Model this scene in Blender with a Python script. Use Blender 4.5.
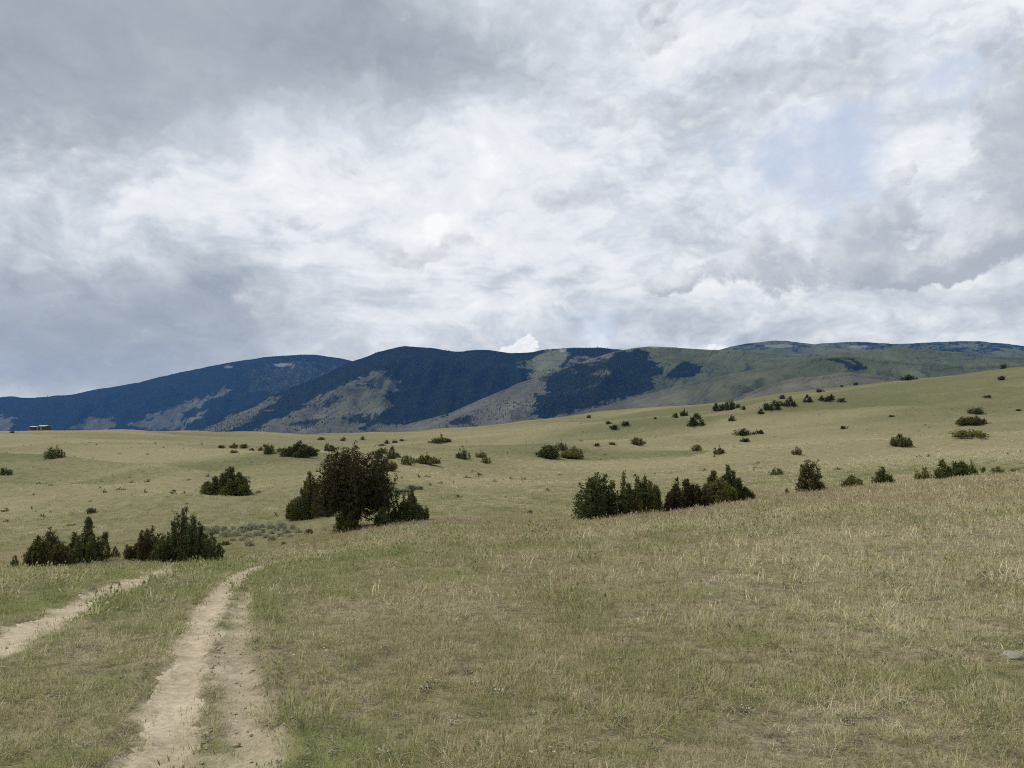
import bpy, math, random
import numpy as np
from mathutils import Vector

for o in list(bpy.data.objects):
    bpy.data.objects.remove(o)
scene = bpy.context.scene
COL = scene.collection
R = math.radians

# ------------------------------------------------------------------ camera
W, Hh = 1024, 768
F = 774.0                      # focal length in pixels
V0 = 436.0                     # picture row of the true horizon
PITCH = math.atan((V0 - 384.0) / F)
EYE = 1.65                     # eye height above the ground underfoot
cd = bpy.data.cameras.new('camera')
cam = bpy.data.objects.new('camera', cd)
COL.objects.link(cam)
cd.sensor_width = 36.0
cd.lens = F / W * 36.0
cd.clip_start = 0.05
cd.clip_end = 60000
cam.rotation_euler = (math.pi / 2 + PITCH, 0, 0)
scene.camera = cam

# ------------------------------------------------------------------ light
SUN_AZ, SUN_EL = R(-72), R(55)         # azimuth measured from +Y (view direction) towards +X
sd = bpy.data.lights.new('sun', 'SUN')
sd.energy = 3.3
sd.angle = R(1.2)
sd.color = (1.0, 0.955, 0.88)
sun = bpy.data.objects.new('sun', sd)
COL.objects.link(sun)
sv = Vector((math.sin(SUN_AZ) * math.cos(SUN_EL), math.cos(SUN_AZ) * math.cos(SUN_EL), math.sin(SUN_EL)))
sun.rotation_euler = sv.to_track_quat('Z', 'Y').to_euler()
sun.location = (0, 0, 50)

scene.view_settings.view_transform = 'Standard'
scene.view_settings.look = 'None'
scene.view_settings.exposure = 0.28
scene.view_settings.gamma = 1.0
scene.cycles.use_denoising = False
scene.cycles.filter_width = 1.1
scene.cycles.max_bounces = 5
scene.cycles.diffuse_bounces = 3
scene.cycles.transmission_bounces = 3
scene.cycles.volume_bounces = 0
scene.cycles.caustics_reflective = False
scene.cycles.caustics_refractive = False


# ------------------------------------------------------------------ node helpers
class NT:
    """small expression helper over a node tree"""
    def __init__(self, tree):
        self.t = tree
        self.n = tree.nodes
        self.l = tree.links

    def put(self, sock, val):
        if val is None:
            return
        if isinstance(val, bpy.types.NodeSocket):
            self.l.new(val, sock)
        else:
            sock.default_value = val

    def math(self, op, a, b=None, c=None, clamp=False):
        m = self.n.new('ShaderNodeMath')
        m.operation = op
        m.use_clamp = clamp
        for i, v in enumerate((a, b, c)):
            self.put(m.inputs[i], v)
        return m.outputs[0]

    def add(self, a, b): return self.math('ADD', a, b)
    def sub(self, a, b): return self.math('SUBTRACT', a, b)
    def mul(self, a, b): return self.math('MULTIPLY', a, b)

    def ss(self, x, lo, hi, a=0.0, b=1.0):
        m = self.n.new('ShaderNodeMapRange')
        m.interpolation_type = 'SMOOTHSTEP'
        for i, v in enumerate((x, lo, hi, a, b)):
            self.put(m.inputs[i], v)
        return m.outputs[0]

    def lin(self, x, lo, hi, a=0.0, b=1.0):
        m = self.n.new('ShaderNodeMapRange')
        for i, v in enumerate((x, lo, hi, a, b)):
            self.put(m.inputs[i], v)
        return m.outputs[0]

    def vec(self, x, y, z):
        c = self.n.new('ShaderNodeCombineXYZ')
        for i, v in enumerate((x, y, z)):
            self.put(c.inputs[i], v)
        return c.outputs[0]

    def vmul(self, v, s):
        m = self.n.new('ShaderNodeVectorMath')
        m.operation = 'MULTIPLY'
        self.put(m.inputs[0], v)
        m.inputs[1].default_value = s if not isinstance(s, (int, float)) else (s, s, s)
        return m.outputs[0]

    def vadd(self, v, w):
        m = self.n.new('ShaderNodeVectorMath')
        m.operation = 'ADD'
        self.put(m.inputs[0], v)
        self.put(m.inputs[1], w)
        return m.outputs[0]

    def noise(self, v, scale, detail=4, rough=0.5, dist=0.0, color=False, lac=2.0):
        t = self.n.new('ShaderNodeTexNoise')
        t.noise_dimensions = '3D'
        self.put(t.inputs['Vector'], v)
        t.inputs['Scale'].default_value = scale
        t.inputs['Detail'].default_value = detail
        t.inputs['Roughness'].default_value = rough
        t.inputs['Lacunarity'].default_value = lac
        t.inputs['Distortion'].default_value = dist
        return t.outputs['Color' if color else 'Fac']

    def mix(self, f, a, b, blend='MIX'):
        m = self.n.new('ShaderNodeMix')
        m.data_type = 'RGBA'
        m.blend_type = blend
        self.put(m.inputs[0], f)
        for i, v in ((6, a), (7, b)):
            if isinstance(v, tuple) and len(v) == 3:
                v = (*v, 1.0)
            self.put(m.inputs[i], v)
        return m.outputs[2]

    def ramp(self, x, stops, interp='LINEAR'):
        r = self.n.new('ShaderNodeValToRGB')
        cr = r.color_ramp
        cr.interpolation = interp
        while len(cr.elements) < len(stops):
            cr.elements.new(0.5)
        for e, (p, c) in zip(cr.elements, stops):
            e.position = p
            e.color = (*c, 1.0)
        self.put(r.inputs[0], x)
        return r.outputs[0]

    def attr(self, name, kind='GEOMETRY'):
        a = self.n.new('ShaderNodeAttribute')
        a.attribute_type = kind
        a.attribute_name = name
        return a.outputs['Fac']


# ------------------------------------------------------------------ sky: broken cloud over a Nishita sky
world = bpy.data.worlds.new('World')
scene.world = world
world.use_nodes = True
world.cycles.sampling_method = 'MANUAL'
world.cycles.sample_map_resolution = 256
wt = world.node_tree
wt.nodes.clear()
S = NT(wt)
out = wt.nodes.new('ShaderNodeOutputWorld')
bg = wt.nodes.new('ShaderNodeBackground')
SKY_STRENGTH = 0.1
bg.inputs['Strength'].default_value = SKY_STRENGTH
wt.links.new(bg.outputs[0], out.inputs[0])
nish = wt.nodes.new('ShaderNodeTexSky')
nish.sky_type = 'NISHITA'
nish.sun_disc = False
nish.sun_elevation = SUN_EL
nish.sun_rotation = SUN_AZ
nish.altitude = 1700
tc = wt.nodes.new('ShaderNodeTexCoord')
sep = wt.nodes.new('ShaderNodeSeparateXYZ')
wt.links.new(tc.outputs['Generated'], sep.inputs[0])
dx, dy, dz = sep.outputs
az = S.math('ARCTAN2', dx, dy)
el = S.math('ARCSINE', dz)
DEG = 180 / math.pi
azd = S.mul(az, DEG)
eld = S.mul(el, DEG)


def pix_dir(u, v):
    """heading and elevation in degrees of a picture point"""
    a, b = (u - 512) / F, (384 - v) / F
    y = math.cos(PITCH) - b * math.sin(PITCH)
    z = math.sin(PITCH) + b * math.cos(PITCH)
    return math.degrees(math.atan2(a, y)), math.degrees(math.atan2(z, math.hypot(a, y)))


def blob(u, v, ru, rv, wu=None, rot=0.0, p=1.0):
    """soft cloud patch centred on a heading and elevation, radii given in picture pixels"""
    a0, e0 = pix_dir(u, v)
    k = DEG / F * 0.93
    X = S.sub(wu[0] if wu else azd, a0)
    Y = S.sub(wu[1] if wu else eld, e0)
    if rot:
        c, s = math.cos(R(rot)), math.sin(R(rot))
        X, Y = S.add(S.mul(X, c), S.mul(Y, s)), S.sub(S.mul(Y, c), S.mul(X, s))
    X = S.mul(X, 1.0 / (ru * k))
    Y = S.mul(Y, 1.0 / (rv * k))
    q = S.add(S.mul(X, X), S.mul(Y, Y))
    return S.math('POWER', 2.718, S.mul(S.math('POWER', q, p) if p != 1.0 else q, -0.7))


def summed(items):
    t = None
    for amp, b in items:
        m = S.mul(b, amp)
        t = m if t is None else S.add(t, m)
    return t


# cloud deck coordinates: a flat deck overhead, so cells shrink towards the horizon
den = S.add(S.math('MAXIMUM', dz, 0.0), 0.34)
px_, py_ = S.math('DIVIDE', dx, den), S.math('DIVIDE', dy, den)
P = S.vec(px_, py_, 0.0)
warp = S.noise(P, 1.5, 3, 0.55, color=True)
warpv = S.vmul(S.vadd(warp, (-0.5, -0.5, -0.5)), 0.55)
Pw = S.vadd(P, warpv)
# angular coordinates (degrees), warped, for the placed banks
A = S.vec(azd, eld, 0.0)
wA = S.noise(A, 0.11, 5, 0.6, color=True)
sepw = wt.nodes.new('ShaderNodeSeparateXYZ')
wt.links.new(S.vmul(S.vadd(wA, (-0.5, -0.5, -0.5)), 11.0), sepw.inputs[0])
wpos = (S.add(azd, sepw.outputs[0]), S.add(eld, S.mul(sepw.outputs[1], 0.7)))

n_big = S.noise(Pw, 2.3, 7, 0.58, 0.15)
n_fine = S.noise(S.vmul(Pw, (1.0, 0.7, 1.0)), 9.5, 7, 0.62, 0.15)
n_big_up = S.noise(S.vadd(Pw, (-0.05, -0.05, 0.0)), 2.3, 7, 0.58, 0.15)
relief = S.sub(n_big, n_big_up)

# puffy lumps: rounded tops with creases between them, wider than tall
Av = S.vmul(S.vadd(A, S.vmul(S.vadd(wA, (-0.5, -0.5, -0.5)), 6.0)), (1.0, 1.9, 1.0))
def puffs(sc, det):
    return S.math('ABSOLUTE', S.sub(S.mul(S.noise(Av, sc, det, 0.55), 2.0), 1.0))
lumps = S.add(S.mul(puffs(0.075, 3), 0.55), S.mul(puffs(0.24, 4), 0.45))
place = summed([
    (-0.52, blob(120, 10, 330, 95, wpos, 3, 1.4)),
    (-0.28, blob(420, 50, 150, 50, wpos, -6)),
    (-0.30, blob(40, 120, 120, 60, wpos)),
    (-0.58, blob(50, 335, 240, 72, wpos, 4, 1.3)),
    (-0.22, blob(60, 225, 130, 30, wpos)),
    (-0.15, blob(230, 300, 70, 14, wpos, 4)),
    (0.20, blob(300, 200, 230, 90, wpos)),
    (0.12, blob(520, 130, 160, 60, wpos)),
    (-0.16, blob(650, 95, 110, 30, wpos, 4)),
    (-0.17, blob(780, 75, 120, 22, wpos, -8)),
    (-0.13, blob(575, 190, 55, 18, wpos)),
    (-0.14, blob(600, 330, 110, 25, wpos)),
    (-0.12, blob(930, 30, 110, 40, wpos)),
    (0.14, blob(730, 30, 120, 30, wpos)),
    (0.10, blob(430, 320, 120, 25, wpos)),
    (-0.10, blob(880, 318, 190, 26, wpos)),
])
bright = S.add(0.645, place)
calm = S.math('SUBTRACT', 1.0, S.math('MAXIMUM', S.mul(blob(120, 0, 360, 100, wpos, 3, 1.4), 0.75), S.mul(blob(60, 345, 220, 60, wpos, 4, 1.3), 0.7)), clamp=True)
bright = S.add(bright, S.mul(calm, S.mul(S.sub(n_big, 0.5), 0.85)))
bright = S.add(bright, S.mul(calm, S.mul(S.sub(lumps, 0.16), 0.95)))
bright = S.add(bright, S.mul(calm, S.mul(S.sub(n_fine, 0.5), 0.50)))
bright = S.add(bright, S.mul(calm, S.mul(relief, 0.8)))
deck = S.ramp(bright, [
    (0.00, (0.285, 0.318, 0.360)),
    (0.22, (0.378, 0.410, 0.450)),
    (0.45, (0.520, 0.555, 0.600)),
    (0.66, (0.690, 0.715, 0.745)),
    (0.84, (0.765, 0.780, 0.795)),
    (1.00, (0.845, 0.852, 0.860)),
])

# thin places where the blue shows through
gap = summed([
    (0.95, blob(800, 150, 54, 30, wpos, -12)),
    (0.75, blob(930, 95, 55, 26, wpos, 12)),
    (0.45, blob(860, 200, 60, 35, wpos)),
    (0.32, blob(590, 335, 70, 18, wpos)),
])
n_gap = S.noise(A, 0.17, 7, 0.62, 0.3)
gap = S.ss(S.add(gap, S.mul(S.sub(n_gap, 0.5), -2.0)), 0.15, 1.05, 0.0, 0.80)
nb = S.mix(0.55, S.vmul(nish.outputs[0], SKY_STRENGTH), (0.66, 0.72, 0.84))
sky_col = S.mix(gap, deck, nb)

# lower cumulus banks with their own rims and grey bases
cw = S.noise(A, 0.16, 6, 0.62, color=True)
sepc = wt.nodes.new('ShaderNodeSeparateXYZ')
wt.links.new(S.vmul(S.vadd(cw, (-0.5, -0.5, -0.5)), 7.5), sepc.inputs[0])
cpos = (S.add(azd, sepc.outputs[0]), S.add(eld, sepc.outputs[1]))
veils = [(0.6, 575, 192, 36, 14), (0.85, 660, 15, 17, 28), (0.50, 300, 215, 26, 8), (0.45, 600, 110, 45, 16),
         (0.40, 130, 165, 40, 14), (0.50, 780, 95, 80, 16), (0.35, 420, 250, 60, 14)]
cover = summed([(a, blob(u, v, ru, rv, cpos)) for a, u, v, ru, rv in veils])
Aw = S.vadd(A, S.vmul(S.vadd(wA, (-0.5, -0.5, -0.5)), 2.0))
As = S.vmul(Aw, (1.0, 1.45, 1.0))
AsU = S.vadd(As, (-0.35, 0.65, 0.0))
nc = S.add(S.mul(S.noise(As, 0.13, 3, 0.5), 0.55), S.mul(S.noise(As, 0.46, 7, 0.56), 0.45))
ncu = S.add(S.mul(S.noise(AsU, 0.13, 3, 0.5), 0.55), S.mul(S.noise(AsU, 0.46, 7, 0.56), 0.45))
cov = S.add(S.add(S.mul(cover, 0.95), 0.20), S.mul(S.sub(nc, 0.5), 1.9))
cmask = S.ss(cov, 0.34, 0.60, 0.0, 0.78)
lit = S.add(S.mul(S.sub(nc, ncu), 2.6), S.mul(S.sub(cov, 0.5), -0.18))
ccol = S.ramp(S.add(0.53, lit), [
    (0.0, (0.36, 0.385, 0.425)), (0.35, (0.46, 0.485, 0.52)),
    (0.7, (0.63, 0.645, 0.665)), (1.0, (0.83, 0.838, 0.845))])
sky_col = S.mix(S.mul(cmask, S.add(0.15, S.mul(calm, 0.85))), sky_col, ccol)
# the heaped cumulus on the uphill side: cauliflower tops, flat grey bases
heaps = [(0.95, 660, 16, 15, 26, -20), (0.55, 640, 95, 60, 14, 0), (1.0, 1030, 110, 56, 72, 0), (0.85, 1000, 222, 66, 28, 22), (0.95, 862, 222, 34, 34, 0), (0.62, 903, 165, 24, 12, 0),
         (0.82, 752, 266, 62, 22, 6), (0.78, 655, 274, 44, 15, 0), (0.85, 888, 265, 90, 20, 12), (0.6, 945, 248, 40, 22, 0)]
h_lo = (S.add(azd, S.mul(sepc.outputs[0], 0.95)), S.add(eld, S.mul(sepc.outputs[1], 0.95)))


def heap_field(dx_, dy_):
    pos_ = (S.add(h_lo[0], dx_), S.add(h_lo[1], dy_))
    c_ = summed([(a, blob(u, v, ru, rv, pos_, rot, 1.2)) for a, u, v, ru, rv, rot in heaps])
    q_ = S.vadd(S.vmul(Aw, (1.0, 1.15, 1.0)), (dx_, dy_, 0.0))
    b1 = S.math('ABSOLUTE', S.sub(S.mul(S.noise(q_, 0.20, 2, 0.5), 2.0), 1.0))
    b2 = S.math('ABSOLUTE', S.sub(S.mul(S.noise(q_, 0.55, 5, 0.6), 2.0), 1.0))
    return S.add(c_, S.add(S.mul(S.sub(b1, 0.2), 0.85), S.mul(S.sub(b2, 0.2), 0.65)))


hf0, hf1 = heap_field(0.0, 0.0), heap_field(-0.9, 1.1)
hmask = S.ss(hf0, 0.30, 0.68, 0.0, 0.90)
hlit = S.add(S.mul(S.sub(hf0, hf1), 0.62), S.mul(S.sub(hf0, 0.6), -0.22))
hcol = S.ramp(S.add(0.24, hlit), [
    (0.0, (0.350, 0.375, 0.415)), (0.30, (0.430, 0.455, 0.495)), (0.55, (0.560, 0.580, 0.610)), (0.80, (0.69, 0.70, 0.72)), (1.0, (0.84, 0.845, 0.85))])
sky_col = S.mix(hmask, sky_col, hcol)
# one small bright cumulus standing over the far ridge, and its smaller neighbour
n_p = S.noise(A, 1.9, 6, 0.62)
puff = summed([(1.0, blob(527, 345, 11, 10, None, 0, 1.6)), (1.0, blob(515, 351, 16, 6, None, 0, 1.6)), (0.7, blob(716, 347, 12, 4, None, 0, 1.6))])
pm = S.ss(S.add(puff, S.mul(S.sub(n_p, 0.5), 1.7)), 0.36, 0.62, 0.0, 0.8)
sky_col = S.mix(pm, sky_col, S.mix(n_p, (0.62, 0.64, 0.68), (1.0, 1.0, 1.0)))
# the low sky is seen through the deepest air: it starts out brighter there
hzn = S.math('POWER', 2.718, S.mul(S.math('MAXIMUM', dz, 0.0), -9.0))
sky_col = S.mix(hzn, sky_col, S.mix(1.0, sky_col, (1.48, 1.38, 1.14), 'MULTIPLY'))
# below the horizon the world is just dull ground light
low = S.ss(dz, -0.06, -0.01)
sky_col = S.mix(low, (0.10, 0.095, 0.06), sky_col)
wt.links.new(S.vmul(sky_col, 1.0 / SKY_STRENGTH), bg.inputs['Color'])


# ------------------------------------------------------------------ numeric noise
_rng = np.random.default_rng(7)
_TAB = _rng.random((256, 256))


def vnoise(x, y):
    xi, yi = np.floor(x).astype(int), np.floor(y).astype(int)
    fx, fy = x - xi, y - yi
    fx = fx * fx * fx * (fx * (fx * 6 - 15) + 10)
    fy = fy * fy * fy * (fy * (fy * 6 - 15) + 10)
    g = lambda a, b: _TAB[a & 255, b & 255]
    return (g(xi, yi) * (1 - fx) + g(xi + 1, yi) * fx) * (1 - fy) + (g(xi, yi + 1) * (1 - fx) + g(xi + 1, yi + 1) * fx) * fy


def fbm(x, y, octv=4, gain=0.5):
    t, a, n = 0.0, 1.0, 0.0
    for k in range(octv):
        t = t + a * (vnoise(x * 2 ** k + 17.3 * k, y * 2 ** k + 5.1 * k) - 0.5)
        n += a
        a *= gain
    return t / n * 2


def sstep(x, lo, hi):
    t = np.clip((x - lo) / (hi - lo), 0, 1)
    return t * t * (3 - 2 * t)


# ------------------------------------------------------------------ terrain: surveyed spot heights joined by a smooth surface
TP = math.tan(PITCH)


def z_of(v, y):
    k = (384.0 - v) / F
    return y * (k * math.cos(PITCH) + math.sin(PITCH)) / (math.cos(PITCH) - k * math.sin(PITCH))


def u_of(x, y, z):
    return 512 + F * x / (y * math.cos(PITCH) + z * math.sin(PITCH))


def v_of(x, y, z):
    return 384 - F * (-y * math.sin(PITCH) + z * math.cos(PITCH)) / (y * math.cos(PITCH) + z * math.sin(PITCH))


# per heading (picture column): distance ahead in metres -> ('v', picture row) or ('z', height)
def col(u, near, far, beyond):
    c = [(u, 1.2, ('z', -1.65)), (u, 4, ('z', -1.66))]
    c += [(u, y, ('z', z)) for y, z in near]
    c += [(u, y, ('v', v)) for y, v in far]
    c += [(u, y, ('z', z)) for y, z in beyond]
    return c


CTRL = []
CTRL += col(0, [(8, -1.9)], [(13, 578), (17, 573), (21, 580), (30, 582), (42, 558), (60, 530), (85, 505), (115, 482), (135, 471), (160, 467), (190, 460), (260, 444), (370, 429)], [(450, 2), (650, -8), (1000, -45), (3000, -75)])
CTRL += col(130, [(8, -1.9)], [(13, 578), (18, 569), (22, 572), (30, 574), (42, 556), (60, 528), (85, 503), (115, 483), (135, 475), (160, 469), (190, 461), (260, 444), (370, 430)], [(450, 2), (650, -8), (1000, -45), (3000, -75)])
CTRL += col(260, [(8, -1.92)], [(13, 575), (19, 563), (24, 561), (32, 563), (45, 547), (60, 524), (90, 498), (130, 476), (200, 457), (300, 443), (400, 431)], [(480, 1), (650, -8), (1000, -45), (3000, -75)])
CTRL += col(390, [(8, -1.92)], [(13, 563), (22, 538), (29, 530), (38, 532), (48, 522), (60, 510), (90, 489), (150, 464), (300, 444), (430, 432)], [(520, 0), (700, -10), (1000, -45), (3000, -75)])
CTRL += col(520, [(8, -1.88)], [(13, 558), (24, 531), (31, 527), (40, 526), (55, 512), (80, 490), (130, 465), (160, 458), (190, 456), (300, 440), (450, 421)], [(540, 7), (700, 0), (1000, -35), (3000, -75)])
CTRL += col(650, [(8, -1.84)], [(13, 551), (24, 523), (33, 516), (42, 518), (52, 514), (80, 487), (130, 461), (160, 450), (190, 447), (300, 430), (450, 408)], [(540, 15), (700, 8), (1000, -25), (3000, -70)])
CTRL += col(780, [(8, -1.78)], [(13, 541), (26, 506), (36, 499), (46, 498), (58, 486), (80, 475), (130, 456), (170, 444), (200, 441), (300, 420), (450, 395)], [(540, 23), (700, 16), (1000, -15), (3000, -70)])
CTRL += col(910, [(8, -1.72)], [(13, 534), (28, 493), (40, 484), (52, 483), (64, 472), (85, 464), (130, 449), (170, 437), (200, 434), (300, 408), (450, 378)], [(540, 33), (700, 26), (1000, -5), (3000, -65)])
CTRL += col(1024, [(8, -1.66)], [(13, 528), (28, 485), (42, 474), (55, 472), (68, 462), (90, 455), (130, 443), (170, 431), (200, 428), (300, 398), (450, 366)], [(540, 40), (700, 32), (1000, 3), (3000, -60)])
CTRL += col(-330, [(8, -1.9)], [(14, 570), (20, 568), (30, 574), (45, 556), (70, 524), (110, 489), (170, 463), (260, 443), (360, 427)], [(450, 3), (650, -7), (1000, -45), (3000, -75)])
CTRL += col(1400, [(8, -1.5)], [(13, 515), (28, 455), (44, 442), (70, 440), (130, 420), (200, 405), (300, 370), (450, 335)], [(540, 60), (700, 50), (1000, 15), (3000, -55)])
KA = 3.2
_cx, _cy, _cq = [], [], []
for u, y, (kind, val) in CTRL:
    z = z_of(val, y) if kind == 'v' else val
    x = (u - 512) / F * (y * math.cos(PITCH) + z * math.sin(PITCH))
    r = math.hypot(x, y)
    _cx.append(math.atan2(x, y) * KA)
    _cy.append(math.log(r))
    _cq.append((z + EYE) / r)
_cx, _cy, _cq = map(np.array, (_cx, _cy, _cq))


def _phi(d2):
    return np.where(d2 > 1e-12, d2 * np.log(np.maximum(d2, 1e-12)) * 0.5, 0.0)


_n = len(_cx)
_M = np.zeros((_n + 3, _n + 3))
_M[:_n, :_n] = _phi((_cx[:, None] - _cx) ** 2 + (_cy[:, None] - _cy) ** 2) + np.eye(_n) * 2e-3
_M[:_n, _n:] = np.c_[np.ones(_n), _cx, _cy]
_M[_n:, :_n] = _M[:_n, _n:].T
_wt = np.linalg.solve(_M, np.r_[_cq, 0, 0, 0])


def _tps(a, l):
    sh = a.shape
    a, l = a.ravel(), l.ravel()
    o = np.empty_like(a)
    for i in range(0, len(a), 40000):
        s = slice(i, i + 40000)
        o[s] = _phi((a[s, None] - _cx) ** 2 + (l[s, None] - _cy) ** 2) @ _wt[:_n] + _wt[_n] + _wt[_n + 1] * a[s] + _wt[_n + 2] * l[s]
    return o.reshape(sh)


# the two-track: centre lines and half widths, on the ground (metres)
def ground_pt(u, v, z=-1.75):
    k = (384.0 - v) / F
    y = z / ((k * math.cos(PITCH) + math.sin(PITCH)) / (math.cos(PITCH) - k * math.sin(PITCH)))
    return ((u - 512) / F * (y * math.cos(PITCH) + z * math.sin(PITCH)), y)


def H0(x, y):
    """ground height without the wheel ruts"""
    x, y = np.asarray(x, float), np.asarray(y, float)
    r = np.maximum(np.hypot(x, y), 0.3)
    a = np.arctan2(x, y)
    lim = 0.95
    ac = np.clip(a, -lim, lim)
    lr = np.clip(np.log(r), math.log(1.3), math.log(3000))
    q = _tps(ac * KA, lr)
    ql = _tps(np.full_like(lr, -lim) * KA, lr)
    qr = _tps(np.full_like(lr, lim) * KA, lr)
    w = np.clip((np.abs(a) - lim) / (math.pi - lim), 0, 1) * 0.5
    q = np.where(a > lim, q * (1 - w) + ql * w, np.where(a < -lim, q * (1 - w) + qr * w, q))
    z = -EYE + q * np.exp(lr)
    fade = sstep(r, 1800, 5000)
    z = z * (1 - fade) - 75 * fade
    z = z + fbm(x / 1.9, y / 1.9, 4) * 0.05 * sstep(r, 1.5, 6)
    z = z + fbm(x / 17, y / 17, 3) * 0.30 * sstep(r, 35, 120)
    z = z + fbm(x / 62, y / 48, 3) * 2.6 * sstep(r, 90, 300)
    return z


_H_plain = H0


def H0(x, y):
    x, y = np.asarray(x, float), np.asarray(y, float)
    z = _H_plain(x, y)
    for L, amp, wd in FOLDS:
        m = np.hypot(x, y) > 45
        if not m.any():
            continue
        xm, ym = x[m], y[m]
        best = np.full(xm.shape, 1e9)
        for (ax, ay), (bx, by) in zip(L[:-1], L[1:]):
            ex, ey = bx - ax, by - ay
            t = np.clip(((xm - ax) * ex + (ym - ay) * ey) / (ex * ex + ey * ey), 0, 1)
            best = np.minimum(best, np.hypot(xm - ax - ex * t, ym - ay - ey * t))
        z[m] = z[m] + amp * np.exp(-(best / wd) ** 2)
    return z


FOLDS = []


def march(u, v, d0=2.0, d1=900.0, hf=None):
    """first ground hit of the ray through a picture point"""
    hf = hf or H0
    k = (384.0 - v) / F
    ys = np.exp(np.linspace(math.log(d0), math.log(d1), 1500))
    sl = (k * math.cos(PITCH) + math.sin(PITCH)) / (math.cos(PITCH) - k * math.sin(PITCH))
    zs = ys * sl
    xs = (u - 512) / F * (ys * math.cos(PITCH) + zs * math.sin(PITCH))
    h = hf(xs, ys)
    hit = np.nonzero(zs <= h)[0]
    if not len(hit):
        i = int(np.argmin(zs - h))
    else:
        i = int(hit[0])
    return float(xs[i]), float(ys[i]), float(h[i])


def fold(pix, amp, wd, d0=50):
    pts = [march(u, v, d0)[:2] for u, v in pix]
    q_ = np.array(pts)
    t_ = np.linspace(0, len(q_) - 1, 14)
    q_ = np.stack([np.interp(t_, np.arange(len(q_)), q_[:, k]) for k in (0, 1)], 1)
    for _ in range(3):
        q_[1:-1] = (q_[:-2] + 2 * q_[1:-1] + q_[2:]) / 4
    return ([tuple(a) for a in q_], amp * 1.75, wd)


FOLDS_NEW = [
    fold([(-80, 462), (40, 468), (130, 480), (200, 493)], 1.5, 8.0),
    fold([(-60, 490), (60, 498), (150, 508), (190, 515)], 0.8, 6.0),
    fold([(60, 448), (160, 452), (260, 464), (300, 471)], 0.9, 12.0),
    fold([(300, 462), (345, 456), (430, 449)], 0.9, 10.0),
    fold([(330, 497), (400, 478), (470, 465), (560, 456), (680, 447)], 1.5, 9.0),
    fold([(560, 436), (680, 430), (800, 424), (900, 420)], 2.6, 18.0),
    fold([(740, 462), (860, 452), (1000, 445), (1100, 440)], 1.2, 8.0),
    fold([(780, 412), (900, 404), (1060, 398)], 2.8, 20.0),
]
FOLDS.extend(FOLDS_NEW)


def smooth_line(pts, n=140):
    p = np.array([(a, b, c) for (a, b), c in pts])
    d = np.r_[0, np.cumsum(np.hypot(*np.diff(p[:, :2], axis=0).T))]
    t = np.linspace(0, d[-1], n)
    q = np.stack([np.interp(t, d, p[:, i]) for i in range(3)], 1)
    for _ in range(6):
        q[1:-1] = (q[:-2] + 2 * q[1:-1] + q[2:]) / 4
    return q


def line_from_pixels(rows):
    out_ = []
    for u, v, half in rows:
        x, y, z = march(u, v)
        out_.append(((x, y), half * y / F))
    return out_


RUT_R = line_from_pixels([(163, 765, 36), (170, 735, 31), (176, 700, 26), (185, 665, 22), (196, 635, 18), (208, 610, 15), (223, 590, 13), (241, 575, 11), (260, 566, 10), (278, 561, 9)])
RUT_S = line_from_pixels([(252, 765, 34), (244, 725, 29), (237, 690, 24), (236, 650, 19), (240, 620, 14), (244, 600, 9), (247, 588, 5)])
RUT_L = line_from_pixels([(-190, 730, 40), (-80, 680, 32), (0, 646, 27), (45, 621, 22), (90, 599, 17), (132, 583, 15), (165, 572, 12), (192, 566, 10)])
# carry on behind the camera and beyond the brow
RUT_R = [((RUT_R[0][0][0] - 0.35, 1.0), 0.22), ((RUT_R[0][0][0] - 0.1, 2.6), 0.22)] + RUT_R
e = RUT_R[-1][0]
RUT_R += [((e[0] + 0.6, e[1] + 3.5), 0.24), ((e[0] + 3.0, e[1] + 8), 0.25)]
RUT_S = [((RUT_S[0][0][0] - 0.1, 1.2), 0.15)] + RUT_S
e = RUT_L[-1][0]
RUT_L += [((e[0] + 0.9, e[1] + 3.5), 0.24), ((e[0] + 3.2, e[1] + 7), 0.25)]
RUTS = [smooth_line(RUT_R), smooth_line(RUT_S), smooth_line(RUT_L)]


def rut_field(x, y):
    """1 in the middle of a wheel rut, 0 off it (and the strength of the right-hand side strand apart)"""
    x, y = np.asarray(x, float), np.asarray(y, float)
    res = []
    for L in RUTS:
        best = np.full(x.shape, 9.0)
        m = (np.hypot(x, y) < 45)
        if m.any():
            xm, ym = x[m], y[m]
            bm = np.full(xm.shape, 9.0)
            for i in range(0, len(L) - 1):
                ax, ay, aw = L[i]
                bx, by, bw = L[i + 1]
                ex, ey = bx - ax, by - ay
                t = np.clip(((xm - ax) * ex + (ym - ay) * ey) / (ex * ex + ey * ey + 1e-9), 0, 1)
                d = np.hypot(xm - ax - ex * t, ym - ay - ey * t) / (aw + (bw - aw) * t)
                bm = np.minimum(bm, d)
            best[m] = bm
        res.append(best)
    return res


def rut_mask(x, y):
    a, s, c = rut_field(x, y)
    n = fbm(np.asarray(x) * 3.1, np.asarray(y) * 3.1, 4) * 0.85
    m1 = 1 - sstep(np.minimum(a, c) + n, 0.55, 1.25)
    m2 = (1 - sstep(s + n, 0.5, 1.2))
    return m1, m2


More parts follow.
